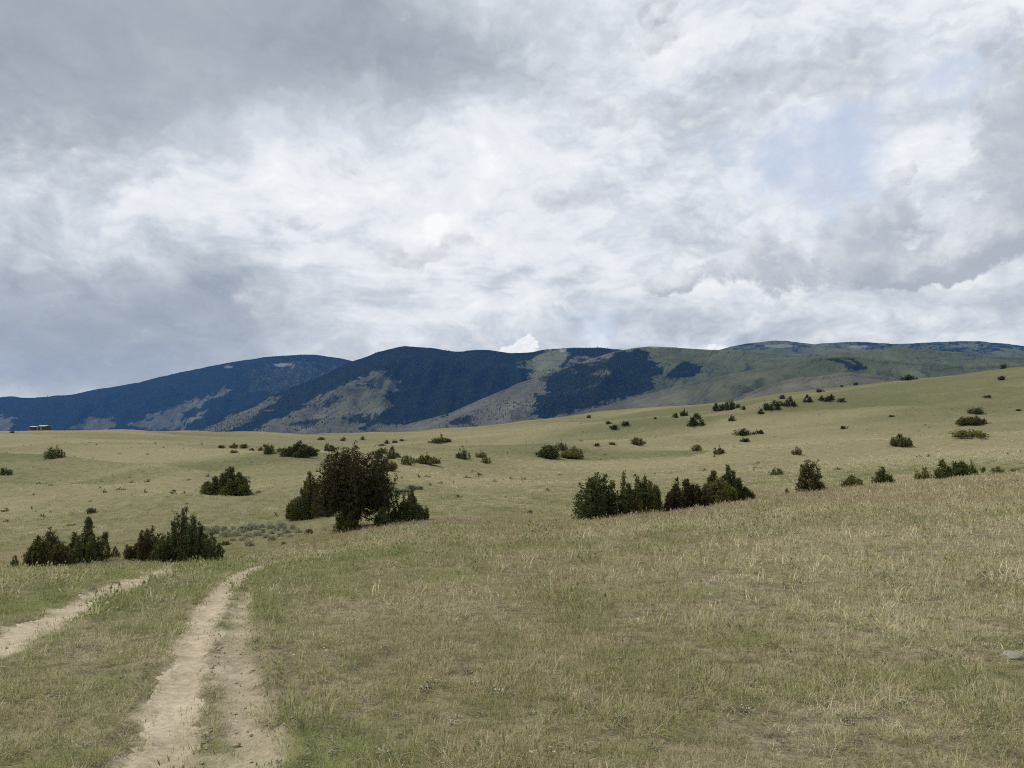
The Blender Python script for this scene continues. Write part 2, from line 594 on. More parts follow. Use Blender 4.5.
def HG(x, y):
    x, y = np.asarray(x, float), np.asarray(y, float)
    z = H0(x, y)
    a, s, c = rut_field(x, y)
    near = np.minimum(a, c)
    z = z - 0.055 * np.exp(-(near / 1.0) ** 2) - 0.045 * np.exp(-(s / 1.0) ** 2)
    z = z + 0.014 * np.exp(-((near - 1.7) / 0.5) ** 2) * (s > 1.6) + 0.05 * np.exp(-((s - 1.5) / 0.35) ** 2) * (near > 2.2) * (0.3 + 1.4 * vnoise(x * 7, y * 7))
    z = z + fbm(x * 5, y * 5, 3) * 0.02 * (np.minimum(near, s) < 1.4)
    return z


def zones(x, y):
    """how green and how brown-headed the grass is at a spot"""
    x, y = np.asarray(x, float), np.asarray(y, float)
    r = np.hypot(x, y)
    a, s, c = rut_field(x, y)
    d = np.minimum(np.minimum(a, s), c)
    g = 0.56 + 0.40 * fbm(x / 3.0, y / 3.0, 4) + 0.35 * fbm(x / 0.7 + 9, y / 0.7, 3)
    g = g + 0.11 * np.exp(-((d - 2.2) / 1.6) ** 2) - 0.25 * sstep(x / np.maximum(y, 1), 0.0, 0.8) * (r < 70)
    hollow = np.exp(-((np.arctan2(x, y) + 0.33) / 0.13) ** 2 - ((np.log(r) - 3.75) / 0.28) ** 2)
    g = g + 0.25 * hollow
    b = 0.20 + 0.55 * fbm(x / 5 + 40, y / 5, 4) + 0.62 * sstep(r, 15, 30) * (1 - sstep(r, 45, 62))
    b = b + 0.16 * sstep(x / np.maximum(y, 1), 0.0, 0.5)
    b = b * (1 - 0.8 * np.exp(-((d - 2.0) / 2.5) ** 2))
    b = b * (1 - sstep(r, 55, 80) * 0.75)
    far = sstep(r, 60, 110)
    g = g * (1 - far) + far * (0.46 + 1.1 * fbm(x / 90, y / 30, 4) + 0.55 * sstep(r, 200, 330) * sstep(x / np.maximum(y, 1), -0.1, 0.3) - 0.12)
    return np.clip(g, 0, 1), np.clip(b, 0, 1)


# ------------------------------------------------------------------ mesh helpers
def mesh_np(name, verts, faces, mats=(), smooth=True, attrs=None, mat_index=None):
    """faces: (n,k) array with one k"""
    verts = np.ascontiguousarray(verts, np.float32)
    faces = np.ascontiguousarray(faces, np.int32)
    me = bpy.data.meshes.new(name)
    me.vertices.add(len(verts))
    me.vertices.foreach_set('co', verts.ravel())
    n, k = faces.shape
    me.loops.add(n * k)
    me.loops.foreach_set('vertex_index', faces.ravel())
    me.polygons.add(n)
    me.polygons.foreach_set('loop_start', np.arange(0, n * k, k, dtype=np.int32))
    if mat_index is not None:
        me.polygons.foreach_set('material_index', np.ascontiguousarray(mat_index, np.int32))
    me.update(calc_edges=True)
    me.polygons.foreach_set('use_smooth', np.full(n, smooth, bool))
    for m in mats:
        me.materials.append(m)
    for an, av in (attrs or {}).items():
        at = me.attributes.new(an, 'FLOAT', 'POINT')
        at.data.foreach_set('value', np.ascontiguousarray(av, np.float32).ravel())
    return me


def link(name, me, kind=None, parent=None, loc=None):
    o = bpy.data.objects.new(name, me)
    COL.objects.link(o)
    if kind:
        o['kind'] = kind
    if parent is not None:
        o.parent = parent
    if loc is not None:
        o.location = loc
    return o


def tag(o, label, cat, group=None):
    o['label'] = label
    o['category'] = cat
    if group:
        o['group'] = group
    return o


def grid_faces(nr, nc):
    i = np.arange(nr - 1)[:, None] * nc + np.arange(nc - 1)[None]
    return np.stack([i, i + 1, i + nc + 1, i + nc], -1).reshape(-1, 4)


def new_mat(name):
    m = bpy.data.materials.new(name)
    m.use_nodes = True
    m.node_tree.nodes.clear()
    t = NT(m.node_tree)
    o = m.node_tree.nodes.new('ShaderNodeOutputMaterial')
    return m, t, o


def principled(t, o, col_, rough=0.9, spec=0.15, bump=None, dist=0.02, strength=1.0):
    b = t.n.new('ShaderNodeBsdfPrincipled')
    if isinstance(col_, tuple):
        col_ = (*col_, 1.0) if len(col_) == 3 else col_
    t.put(b.inputs['Base Color'], col_)
    b.inputs['Roughness'].default_value = rough
    b.inputs['Specular IOR Level'].default_value = spec
    if bump is not None:
        bp = t.n.new('ShaderNodeBump')
        bp.inputs['Distance'].default_value = dist
        bp.inputs['Strength'].default_value = strength
        t.l.new(bump, bp.inputs['Height'])
        t.l.new(bp.outputs[0], b.inputs['Normal'])
    t.l.new(b.outputs[0], o.inputs[0])
    return b


def world_pos(t):
    return t.n.new('ShaderNodeNewGeometry').outputs['Position']


# ------------------------------------------------------------------ ground sheet
GREEN, TAN, BROWN = (0.125, 0.135, 0.045), (0.245, 0.205, 0.100), (0.190, 0.140, 0.080)
def track_colour(T, pos):
    n1, n2, n3 = T.noise(pos, 2.2, 5, 0.6), T.noise(pos, 13, 6, 0.65), T.noise(T.vmul(pos, (5.0, 8.0, 5.0)), 4.0, 5, 0.7, 0.2)
    c = T.ramp(T.add(T.mul(n1, 0.45), T.add(T.mul(n2, 0.3), T.mul(n3, 0.3))), [(0.36, (0.180, 0.147, 0.100)), (0.50, (0.280, 0.237, 0.168)), (0.64, (0.40, 0.348, 0.258))])
    return c, n2, n3


mg, T, o_ = new_mat('prairie_ground')
pos = world_pos(T)
ag, ab, ad, ar = T.attr('green'), T.attr('brown'), T.attr('dirt'), T.attr('range')
n1 = T.noise(pos, 0.9, 6, 0.62)
n2 = T.noise(pos, 7.0, 5, 0.65)
n3 = T.noise(pos, 0.16, 6, 0.65, 0.3)
n4 = T.noise(pos, 45.0, 3, 0.6)
gmix = T.math('ADD', ag, T.add(T.mul(T.sub(n1, 0.5), 1.3), T.mul(T.sub(n3, 0.5), 0.9)), clamp=True)
far_c = T.mix(gmix, (0.178, 0.161, 0.094), (0.094, 0.096, 0.048))
far_c = T.mix(T.mul(ab, 0.45), far_c, BROWN)
# open sod between the tufts close by: pale litter and bare soil
soil = T.mix(T.ss(T.add(T.mul(n2, 0.6), T.mul(n4, 0.4)), 0.35, 0.66), (0.070, 0.058, 0.036), (0.220, 0.190, 0.125))
soil = T.mix(T.ss(T.add(gmix, T.mul(T.sub(n4, 0.5), 0.8)), 0.45, 0.9), soil, (0.13, 0.135, 0.055))
c = T.mix(ar, soil, far_c)
# dark flecks: the tussocks and small plants of rough pasture seen from afar
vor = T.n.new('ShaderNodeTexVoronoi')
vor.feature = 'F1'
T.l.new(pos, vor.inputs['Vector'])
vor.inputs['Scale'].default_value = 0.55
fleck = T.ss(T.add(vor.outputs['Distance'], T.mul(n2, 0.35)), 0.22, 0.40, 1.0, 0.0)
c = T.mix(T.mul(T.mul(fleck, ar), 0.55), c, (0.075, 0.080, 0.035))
dirt_c = track_colour(T, pos)[0]
c = T.mix(ad, c, dirt_c)
c = T.mix(0.35, c, T.mix(n4, (0.55, 0.55, 0.55), (1.25, 1.25, 1.25)), 'MULTIPLY')
hgt = T.add(T.mul(n2, 0.6), T.add(T.mul(n4, 0.25), T.mul(n1, 1.0)))
principled(T, o_, c, 0.95, 0.05, T.mul(hgt, T.sub(1.0, T.mul(ar, 0.8))), 0.10, 0.7)

az_in = np.linspace(R(-41), R(41), 460)
az_out = np.linspace(R(41), R(360 - 41), 90)[1:-1]
azs = np.r_[az_in, az_out]
nr1 = np.exp(np.linspace(math.log(0.25), math.log(620), 640))
nr2 = np.exp(np.linspace(math.log(620), math.log(13800), 40))[1:]
rs = np.r_[nr1, nr2]
na = len(azs)
aa, rr = np.meshgrid(azs, rs)
X, Y = rr * np.sin(aa), rr * np.cos(aa)
Z = HG(X, Y)
g_, b_ = zones(X, Y)
m1, m2 = rut_mask(X, Y)
dirt = np.clip(m1 * 1.0 + m2 * 0.70, 0, 1)
rng_a = sstep(rr, 30, 75)
V = np.stack([X, Y, Z], -1).reshape(-1, 3)
ii = np.arange(len(rs) - 1)[:, None] * na + np.arange(na)[None]
jj = np.arange(len(rs) - 1)[:, None] * na + (np.arange(na)[None] + 1) % na
Fq = np.stack([ii, ii + na, jj + na, jj], -1).reshape(-1, 4)
ctr = len(V)
V = np.r_[V, [[0, 0, float(HG(np.array([0.01]), np.array([0.01]))[0])]]]
ground_me = mesh_np('ground', V, Fq, [mg], True, {
    'green': np.r_[g_.ravel(), .4], 'brown': np.r_[b_.ravel(), .3], 'dirt': np.r_[dirt.ravel(), 0], 'range': np.r_[rng_a.ravel(), 0]})
link('ground', ground_me, 'structure')

# ------------------------------------------------------------------ the worn wheel ruts
mp, T, o_ = new_mat('track_dirt')
pos = world_pos(T)
c, n2, n3 = track_colour(T, pos)
principled(T, o_, c, 0.95, 0.05, T.add(T.mul(n2, 0.7), T.mul(n3, 0.5)), 0.04, 0.7)
pv, pf, off = [], [], 0
for k, L in enumerate(RUTS):
    if k == 1:
        continue                # the side strand is only churned soil
    t = np.linspace(0, len(L) - 1, 900)
    cx, cy, cw = [np.interp(t, np.arange(len(L)), L[:, i]) for i in range(3)]
    tx, ty = np.gradient(cx), np.gradient(cy)
    ln = np.hypot(tx, ty) + 1e-9
    w = np.linspace(-1.5, 1.5, 61)
    gx = cx[:, None] + (-ty / ln * -1)[:, None] * w * cw[:, None] * -1
    gy = cy[:, None] + (tx / ln)[:, None] * w * cw[:, None]
    gx = cx[:, None] - (ty / ln)[:, None] * w * cw[:, None]
    wf = np.abs(np.broadcast_to(w, gx.shape))
    wob = fbm(gx * 5.0, gy * 5.0, 5, 0.75) * 0.75
    edge = (0.78 if k != 1 else 0.60) - wf - wob
    gz = HG(gx, gy) + np.clip(edge * 0.10, -0.05, 0.012)
    f = grid_faces(*gx.shape)
    pv.append(np.stack([gx, gy, gz], -1).reshape(-1, 3))
    pf.append(f + off)
    off += gx.size
pv, pf = np.concatenate(pv), np.concatenate(pf)
used, inv = np.unique(pf, return_inverse=True)
link('path', mesh_np('path', pv[used], inv.reshape(pf.shape), [mp]), 'structure')


# ------------------------------------------------------------------ far mountains
def in_poly(u, v, poly):
    inside = np.zeros(u.shape, bool)
    n = len(poly)
    for i in range(n):
        x1, y1 = poly[i]
        x2, y2 = poly[(i + 1) % n]
        if y1 == y2:
            continue
        cond = ((y1 > v) != (y2 > v)) & (u < (x2 - x1) * (v - y1) / (y2 - y1) + x1)
        inside ^= cond
    return inside


mm, T, o_ = new_mat('mountain_slope')
pos = world_pos(T)
n1, n2, n3 = T.noise(pos, 0.0022, 6, 0.62), T.noise(pos, 0.012, 5, 0.65), T.noise(T.vmul(pos, (1.0, 0.35, 1.0)), 0.006, 5, 0.6, 0.6)
gr = T.attr('lush')
grass_c = T.ramp(T.add(T.mul(n1, 0.6), T.mul(n3, 0.45)), [(0.34, (0.044, 0.044, 0.030)), (0.52, (0.078, 0.076, 0.053)), (0.70, (0.124, 0.117, 0.088))])  # slopes kept dark and muted: cloud shadow put into the colour
green_c = T.ramp(T.add(T.mul(n1, 0.6), T.mul(n3, 0.45)), [(0.34, (0.044, 0.054, 0.022)), (0.52, (0.068, 0.077, 0.034)), (0.72, (0.105, 0.108, 0.056))])
c = T.mix(gr, grass_c, green_c)
c = T.mix(T.ss(n2, 0.58, 0.72, 0, 0.4), c, (0.06, 0.065, 0.04))
c = T.mix(T.ss(T.add(T.attr('forest'), T.mul(T.sub(T.noise(pos, 0.03, 4, 0.7), 0.5), 1.5)), 0.12, 0.84), c, T.mix(n2, (0.004, 0.007, 0.006), (0.014, 0.020, 0.013)))  # forest floor darkened too, as part of the painted cloud shadow
c = T.mix(T.attr('bare'), c, (0.42, 0.41, 0.38))  # bare ground, plus the painted sunlight on the eastern meadow
rg1 = T.math('ABSOLUTE', T.sub(T.mul(T.noise(pos, 0.0045, 5, 0.6, 0.4), 2.0), 1.0))
principled(T, o_, c, 1.0, 0.0, rg1, 60.0, 0.55)

BASE = -75.0
forest_pts = []


def mountain(name, dist, sky, front, back, spur, wl, forest_fn, lush_fn, bare_fn=None, prof=1.25, seed=0, tree_n=0, tree_h=15.0, u0=-420, u1=1450):
    us = np.arange(u0, u1, 2.5)
    su = np.array(sky, float)
    crest_v = np.interp(us, su[:, 0], su[:, 1])
    k = np.ones(5) / 5
    crest_v = np.convolve(np.pad(crest_v, 2, 'edge'), k, 'valid')
    crest_v = crest_v + fbm(us / 14.0 + seed, us * 0 + seed, 4) * 0.8
    D = dist * (1 + 0.06 * np.sin(us / 150.0 + seed))
    zc = D * np.tan(np.arctan((384 - crest_v) / F) + PITCH)
    s = np.r_[np.linspace(-1, 0, 14)[:-1], np.linspace(0, 1, 80) ** 1.15]
    SS, UU = np.meshgrid(s, us, indexing='ij')
    DD, ZZ = np.broadcast_to(D, SS.shape), np.broadcast_to(zc, SS.shape)
    y = np.where(SS < 0, DD - SS * back, DD - SS * front)
    x = (UU - 512) / F * y
    hgt = np.maximum(ZZ - BASE, 1.0)
    sp = np.abs(SS)
    p = np.where(SS >= 0, (1 - sp) ** prof * (1 - 0.0 * sp), (1 - sp) ** 1.1)
    xs = (UU - 512) / F * dist
    wx = fbm(xs / (wl * 2.2) + seed, y / (wl * 2.2), 3) * 0.9
    rid = 1 - np.abs(2 * vnoise(xs / wl + wx + seed * 3.7, sp * 1.3 + seed) - 1)
    rid2 = 1 - np.abs(2 * vnoise(xs / wl * 2.7 + wx * 2 + seed * 1.7, sp * 2.6 + 4 + seed) - 1)
    env = sstep(sp, 0.0, 0.35) * (1 - sstep(sp, 0.75, 1.0))
    z = BASE - 12 + hgt * p + hgt * spur * env * ((rid - 0.55) + 0.4 * (rid2 - 0.5)) + hgt * 0.065 * env * fbm(xs / 120, y / 120, 4)
    z = np.where(sp == 0, ZZ, z)
    pu, pvv = u_of(x, y, z), v_of(x, y, z)
    jit = fbm(x / 160 + seed, z / 60 + y / 400, 4)
    jit2 = fbm(x / 120 + 50 + seed, z / 45 + y / 300, 4)
    fr = forest_fn(pu + jit * 13, pvv + jit2 * 5.5)
    lu = lush_fn(pu, pvv)
    ba = bare_fn(pu + jit * 4, pvv + jit2 * 1.2) if bare_fn else np.zeros_like(pu)
    Vv = np.stack([x, y, z], -1).reshape(-1, 3)
    me = mesh_np(name, Vv, grid_faces(*x.shape)[:, ::-1], [mm], True, {'forest': np.clip(fr, 0, 1) * 0.9, 'lush': lu, 'bare': ba})
    link(name, me, 'structure')
    # trees: scattered over the sheet where the forest stands
    rg = np.random.default_rng(100 + seed)
    m = tree_n * 6
    ri, ci = rg.random(m) ** 0.8 * (len(s) - 14) + 13, rg.random(m) * (len(us) - 1)
    ri = np.minimum(ri, len(s) - 1.001)
    i0, j0 = ri.astype(int), ci.astype(int)
    fi, fj = ri - i0, ci - j0
    bil = lambda A_: (A_[i0, j0] * (1 - fi) * (1 - fj) + A_[i0 + 1, j0] * fi * (1 - fj) + A_[i0, j0 + 1] * (1 - fi) * fj + A_[i0 + 1, j0 + 1] * fi * fj)
    tx, ty, tz = bil(x), bil(y), bil(z)
    ff = forest_fn(bil(pu) + fbm(tx / 70, ty / 70, 3) * 13 + rg.normal(0, 3.6, m), bil(pvv) + fbm(tx / 60 + 9, ty / 60, 3) * 5.5 + rg.normal(0, 1.5, m))
    vu = bil(pu)
    keep = (rg.random(m) < ff) & (vu > -70) & (vu < 1090)
    idx = np.nonzero(keep)[0][:tree_n]
    forest_pts.append(np.stack([tx[idx], ty[idx], tz[idx] - 1.0, tree_h * rg.uniform(0.65, 1.3, len(idx))], 1))


zero = lambda u, v: np.zeros_like(u)
A_OPEN = [[(130, 427), (150, 416), (185, 404), (215, 392), (237, 386), (224, 394), (202, 403), (184, 414), (162, 430)], [(150, 431), (176, 421), (205, 409), (196, 418), (180, 430)],
          [(66, 431), (84, 420), (100, 414.5), (112, 421), (108, 431)], [(-40, 424), (0, 415), (15, 419), (14, 430), (-40, 432)]]
A_THIN = [(245, 372), (300, 360), (340, 366), (330, 385), (290, 395), (255, 392)]


def fa(u, v):
    f = np.full(u.shape, 1.0)
    for p in A_OPEN:
        f = np.where(in_poly(u, v, p), 0.12, f)
    f = np.where(in_poly(u, v, A_THIN), 0.72, f)
    return f


def ba_a(u, v):
    return np.where(in_poly(u, v, [(274, 364), (292, 363.5), (292, 366), (275, 366.5)]) | in_poly(u, v, [(226, 366), (232, 366), (232, 368), (226, 368)]), 0.35, 0.0)


mountain('mountain', 10400, [(-420, 405), (-60, 398), (0, 397), (12, 396), (25, 398), (45, 397), (75, 394), (100, 389), (130, 384), (160, 377), (200, 368), (230, 362), (262, 357), (300, 354.5), (320, 355), (345, 359), (400, 374), (450, 388), (520, 410), (1450, 430)],
         2300, 1600, 0.34, 620, fa, zero, ba_a, 1.2, 1, 22000, 16)

B_MEADOW = [(376, 371), (384, 378), (402, 383), (398, 390), (389, 398), (392, 404), (377, 416), (362, 425), (372, 436), (250, 436), (268, 422), (300, 409), (333, 391), (357, 380)]
B_TREES = [[(300, 411), (339, 395), (342, 398), (318, 409)], [(345, 418), (362, 413), (380, 415), (372, 424), (350, 424)], [(286, 424), (330, 416), (336, 420), (300, 428)], [(362, 384), (372, 377), (376, 380), (366, 390)]]
B_RIDGE = [(188, 434), (215, 425), (240, 412), (262, 403), (278, 396), (272, 405), (255, 415), (240, 425), (225, 434)]
B_EAST = [(520, 367), (535, 357), (550, 351), (566, 350), (568, 361), (558, 368), (545, 374), (532, 378), (528, 370)]
B_EAST2 = [(569, 362), (588, 355), (596, 357), (580, 364)]


def fb(u, v):
    f = np.full(u.shape, 1.0)
    f = np.where(in_poly(u, v, B_MEADOW), 0.13, f)
    for p in B_TREES:
        f = np.where(in_poly(u, v, p), 0.8, f)
    f = np.where(in_poly(u, v, B_RIDGE), 0.18, f)
    f = np.where(in_poly(u, v, B_EAST) | in_poly(u, v, B_EAST2), 0.05, f)
    f = np.where((v > 424) & (u > 372), 0.25, f)
    return f


def lb(u, v):
    return np.where(in_poly(u, v, B_EAST), 1.0, 0.25)


mountain('mountain', 7300, [(-420, 446), (120, 446), (185, 434), (215, 422), (240, 410), (280, 392), (320, 376), (350, 362), (380, 351), (400, 346), (420, 347), (445, 350), (460, 352), (470, 350), (485, 350), (510, 353), (530, 352), (550, 349), (580, 347.5), (600, 347.5), (620, 349), (660, 356), (720, 372), (800, 400), (900, 440), (1450, 446)],
         1650, 900, 0.27, 520, fb, lb, lambda u, v: np.where(in_poly(u, v, [(558, 349), (566, 349), (566, 352), (560, 352)]), 0.5, np.where(in_poly(u, v, B_EAST), 0.10, 0.0)), 1.15, 2, 26000, 15)  # eastern meadow is not bare: its sunlit look is mixed into the colour

D_BARE = [[(762, 345), (785, 343.5), (800, 346), (780, 348), (765, 348)], [(850, 346), (868, 345), (868, 347), (850, 348)]]


def fd(u, v):
    br = fbm(u / 16.0, v / 1.6, 3)
    top = np.where(v < 349.0, np.clip(0.42 + 1.1 * br, 0, 0.9), 0.03)
    top = np.where((v < 351) & (u > 915), np.clip(0.5 + 1.1 * br, 0, 0.9), top)
    top = np.where(in_poly(u, v, D_BARE[0]) | in_poly(u, v, D_BARE[1]), 0.0, top)
    top = np.where((u > 905) & (u < 913) & (v > 346) & (v < 352), 0.8, top)
    top = np.where(in_poly(u, v, [(940, 350), (965, 351), (966, 353.5), (942, 353)]) | in_poly(u, v, [(974, 350), (996, 353), (994, 355.5), (975, 353)]), 1.0, top)
    return top


mountain('mountain', 8200, [(-420, 446), (560, 446), (640, 380), (690, 360), (720, 350), (735, 346.5), (752, 343), (775, 340.5), (800, 342), (812, 344), (840, 342.5), (870, 342), (900, 344), (930, 343), (955, 341), (985, 341.5), (1010, 344), (1024, 346), (1100, 352), (1450, 362)],
         2300, 1400, 0.26, 560, fd, lambda u, v: np.full(u.shape, 0.75), lambda u, v: np.where(in_poly(u, v, D_BARE[0]) | in_poly(u, v, D_BARE[1]), 0.22, 0.0), 1.1, 3, 5000, 15)

C_MAIN = [(547, 380), (560, 372), (575, 365), (607, 357), (625, 350), (640, 349), (650, 354), (661, 364), (665, 370), (659, 376), (650, 380), (651, 387), (637, 394), (615, 400), (600, 406), (575, 412), (555, 416), (535, 418), (541, 408), (530, 403), (547, 390)]
C_SECOND = [(667, 376), (677, 368), (692, 363.5), (703, 365), (702, 372), (692, 375), (676, 377), (671, 382)]
C_LOW = [(445, 422), (462, 416), (482, 411), (476, 423), (450, 428)]


def fc(u, v):
    f = np.where(in_poly(u, v, C_MAIN), 1.0, 0.012)
    f = np.where(in_poly(u, v, C_SECOND), 0.95, f)
    f = np.where(in_poly(u, v, [(538, 379), (560, 370.5), (602, 355), (604, 359), (563, 375), (545, 382)]), 0.75, f)
    f = np.where(in_poly(u, v, C_LOW), 0.9, f)
    f = np.where(in_poly(u, v, [(470, 412), (500, 398), (540, 400), (535, 418), (480, 424)]), 0.2, f)
    f = np.where(in_poly(u, v, [(592, 372), (606, 368), (604, 376)]) | in_poly(u, v, [(592, 386), (601, 383), (600, 388)]), 0.1, f)
    return f


def lc(u, v):
    return np.clip((u - 600) / 60, 0, 0.9)


mountain('mountain', 5400, [(-420, 446), (330, 446), (370, 434), (410, 424), (450, 413), (475, 402), (500, 391), (525, 381), (550, 372.5), (575, 364), (600, 356), (622, 350), (640, 347.5), (655, 346), (672, 347), (690, 348), (720, 350), (760, 352), (800, 354), (830, 353), (870, 351), (905, 347.5), (935, 350), (980, 354), (1024, 358), (1450, 372)],
         850, 1300, 0.27, 380, fc, lc, lambda u, v: np.where(in_poly(u, v, [(650, 345), (662, 345), (660, 347.5), (652, 347.5)]), 0.35, 0.0), 1.1, 4, 12000, 13)

E_STRIP = [[(826, 356.5), (843, 359), (856, 364), (871, 366), (873, 369), (863, 370), (850, 366), (830, 360)], [(846, 356), (852, 357), (866, 365), (860, 366)]]


def fe(u, v):
    f = np.full(u.shape, 0.006)
    for p in E_STRIP:
        f = np.where(in_poly(u, v, p), 1.0, f)
    return f


mountain('hill', 4300, [(-420, 446), (520, 430), (560, 418), (600, 407), (630, 399), (655, 392), (690, 383), (730, 374), (770, 367), (815, 358), (850, 356), (885, 360), (930, 363), (980, 366), (1040, 362), (1450, 370)],
         750, 900, 0.34, 260, fe, lambda u, v: np.clip((u - 640) / 200, 0, 0.8), None, 1.1, 5, 600, 12)
mountain('hill', 3300, [(-420, 446), (650, 440), (700, 420), (735, 400), (752, 391), (775, 382), (800, 377.5), (830, 375), (850, 372), (880, 376), (915, 377), (960, 377), (1000, 382), (1450, 392)],
         900, 700, 0.32, 240, zero, lambda u, v: np.full(u.shape, 0.1), None, 1.1, 6, 10, 12)


# ------------------------------------------------------------------ instanced stuff (grass, far forest)
def scatter_object(name, pts, attrs, kinds, protos, kind_prop='stuff'):
    """one object of a kind nobody could count: points that each carry a plant"""
    me = bpy.data.meshes.new(name)
    me.vertices.add(len(pts))
    me.vertices.foreach_set('co', np.ascontiguousarray(pts, np.float32).ravel())
    for an, av in attrs.items():
        at = me.attributes.new(an, 'FLOAT', 'POINT')
        at.data.foreach_set('value', np.ascontiguousarray(av, np.float32))
    at = me.attributes.new('sort', 'INT', 'POINT')
    at.data.foreach_set('value', np.ascontiguousarray(kinds, np.int32))
    o = link(name, me, kind_prop)
    ng = bpy.data.node_groups.new(name, 'GeometryNodeTree')
    ng.interface.new_socket('Geometry', in_out='INPUT', socket_type='NodeSocketGeometry')
    ng.interface.new_socket('Geometry', in_out='OUTPUT', socket_type='NodeSocketGeometry')
    n, l = ng.nodes, ng.links
    gi, go = n.new('NodeGroupInput'), n.new('NodeGroupOutput')
    join = n.new('GeometryNodeJoinGeometry')

    def named(a, ty='FLOAT'):
        q = n.new('GeometryNodeInputNamedAttribute')
        q.data_type = ty
        q.inputs['Name'].default_value = a
        return q.outputs['Attribute']
    rx, rz, sc, hz = named('tilt'), named('turn'), named('size'), named('tall')
    rot = n.new('ShaderNodeCombineXYZ')
    l.new(rx, rot.inputs[0])
    l.new(rz, rot.inputs[2])
    scl = n.new('ShaderNodeCombineXYZ')
    l.new(sc, scl.inputs[0]); l.new(sc, scl.inputs[1]); l.new(hz, scl.inputs[2])
    srt = named('sort', 'INT')
    for k, p in enumerate(protos):
        oi = n.new('GeometryNodeObjectInfo')
        oi.inputs['Object'].default_value = p
        oi.inputs['As Instance'].default_value = True
        cmp_ = n.new('FunctionNodeCompare')
        cmp_.data_type = 'INT'
        cmp_.operation = 'EQUAL'
        l.new(srt, cmp_.inputs[2])
        cmp_.inputs[3].default_value = k
        ip = n.new('GeometryNodeInstanceOnPoints')
        l.new(gi.outputs[0], ip.inputs['Points'])
        l.new(cmp_.outputs[0], ip.inputs['Selection'])
        l.new(oi.outputs['Geometry'], ip.inputs['Instance'])
        l.new(rot.outputs[0], ip.inputs['Rotation'])
        l.new(scl.outputs[0], ip.inputs['Scale'])
        l.new(ip.outputs[0], join.inputs[0])
    l.new(join.outputs[0], go.inputs[0])
    md = o.modifiers.new('scatter', 'NODES')
    md.node_group = ng
    return o


def proto(name, me):
    return bpy.data.objects.new(name, me)


# conifers of the mountain forest
mf, T, o_ = new_mat('mountain_conifer')
oi = T.n.new('ShaderNodeObjectInfo')
principled(T, o_, T.mix(oi.outputs['Random'], (0.006, 0.011, 0.007), (0.050, 0.064, 0.032)), 1.0, 0.0)
pv, pf = [], []
for k, (z0, z1, r_) in enumerate(((0.02, 0.55, 0.20), (0.35, 0.80, 0.15), (0.6, 1.0, 0.10))):
    b0 = len(pv)
    for i in range(6):
        a = i / 6 * 2 * math.pi + k * 0.4
        pv.append((r_ * math.cos(a) * (1 + 0.2 * (i % 2)), r_ * math.sin(a), z0 + 0.03 * (i % 2)))
    pv.append((0, 0, z1))
    pf += [(b0 + i, b0 + (i + 1) % 6, b0 + 6) for i in range(6)]
pine_proto = proto('conifer_stock', mesh_np('conifer_stock', np.array(pv), np.array(pf), [mf], False))
fp = np.concatenate(forest_pts)
rg = np.random.default_rng(5)
scatter_object('forest', fp[:, :3], {'tilt': np.zeros(len(fp)), 'turn': rg.random(len(fp)) * 6.28, 'size': fp[:, 3] * rg.uniform(0.8, 1.25, len(fp)), 'tall': fp[:, 3]},
               np.zeros(len(fp), int), [pine_proto])

# ------------------------------------------------------------------ the air between here and the mountains
HAZE_DENSITY = 2.6e-5
mh = bpy.data.materials.new('air_haze')
mh.use_nodes = True
mh.node_tree.nodes.clear()
ho = mh.node_tree.nodes.new('ShaderNodeOutputMaterial')
hv = mh.node_tree.nodes.new('ShaderNodeVolumePrincipled')
hv.inputs['Color'].default_value = (0.10, 0.30, 0.80, 1)
hv.inputs['Density'].default_value = HAZE_DENSITY
hv.inputs['Anisotropy'].default_value = 0.0
mh.node_tree.links.new(hv.outputs[0], ho.inputs['Volume'])
hx, hz0, hz1 = 14200.0, -130.0, 1290.0
hvts = np.array([(sx * hx, sy * hx, z) for z in (hz0, hz1) for sx, sy in ((-1, -1), (1, -1), (1, 1), (-1, 1))])
link('haze', mesh_np('haze', hvts, np.array([(3, 2, 1, 0), (4, 5, 6, 7), (0, 1, 5, 4), (1, 2, 6, 5), (2, 3, 7, 6), (3, 0, 4, 7)]), [mh], False), 'stuff')

# ------------------------------------------------------------------ junipers and other bushes
def leaf_mat(name, ca, cb, cc=None, transl=0.25):
    m, T, o_ = new_mat(name)
    gn = T.n.new('ShaderNodeNewGeometry')
    rnd = gn.outputs['Random Per Island']
    n1 = T.noise(gn.outputs['Position'], 1.6, 3, 0.6)
    c = T.mix(rnd, ca, cb)
    if cc:
        c = T.mix(T.ss(T.add(n1, T.mul(T.sub(rnd, 0.5), 0.25)), 0.50, 0.62, 0.0, 0.85), c, cc)
    b = principled(T, o_, c, 0.75, 0.12)
    tr = T.n.new('ShaderNodeBsdfTranslucent')
    T.put(tr.inputs[0], c)
    mx = T.n.new('ShaderNodeMixShader')
    mx.inputs[0].default_value = transl
    T.l.new(b.outputs[0], mx.inputs[1]); T.l.new(tr.outputs[0], mx.inputs[2])
    T.l.new(mx.outputs[0], o_.inputs[0])
    return m


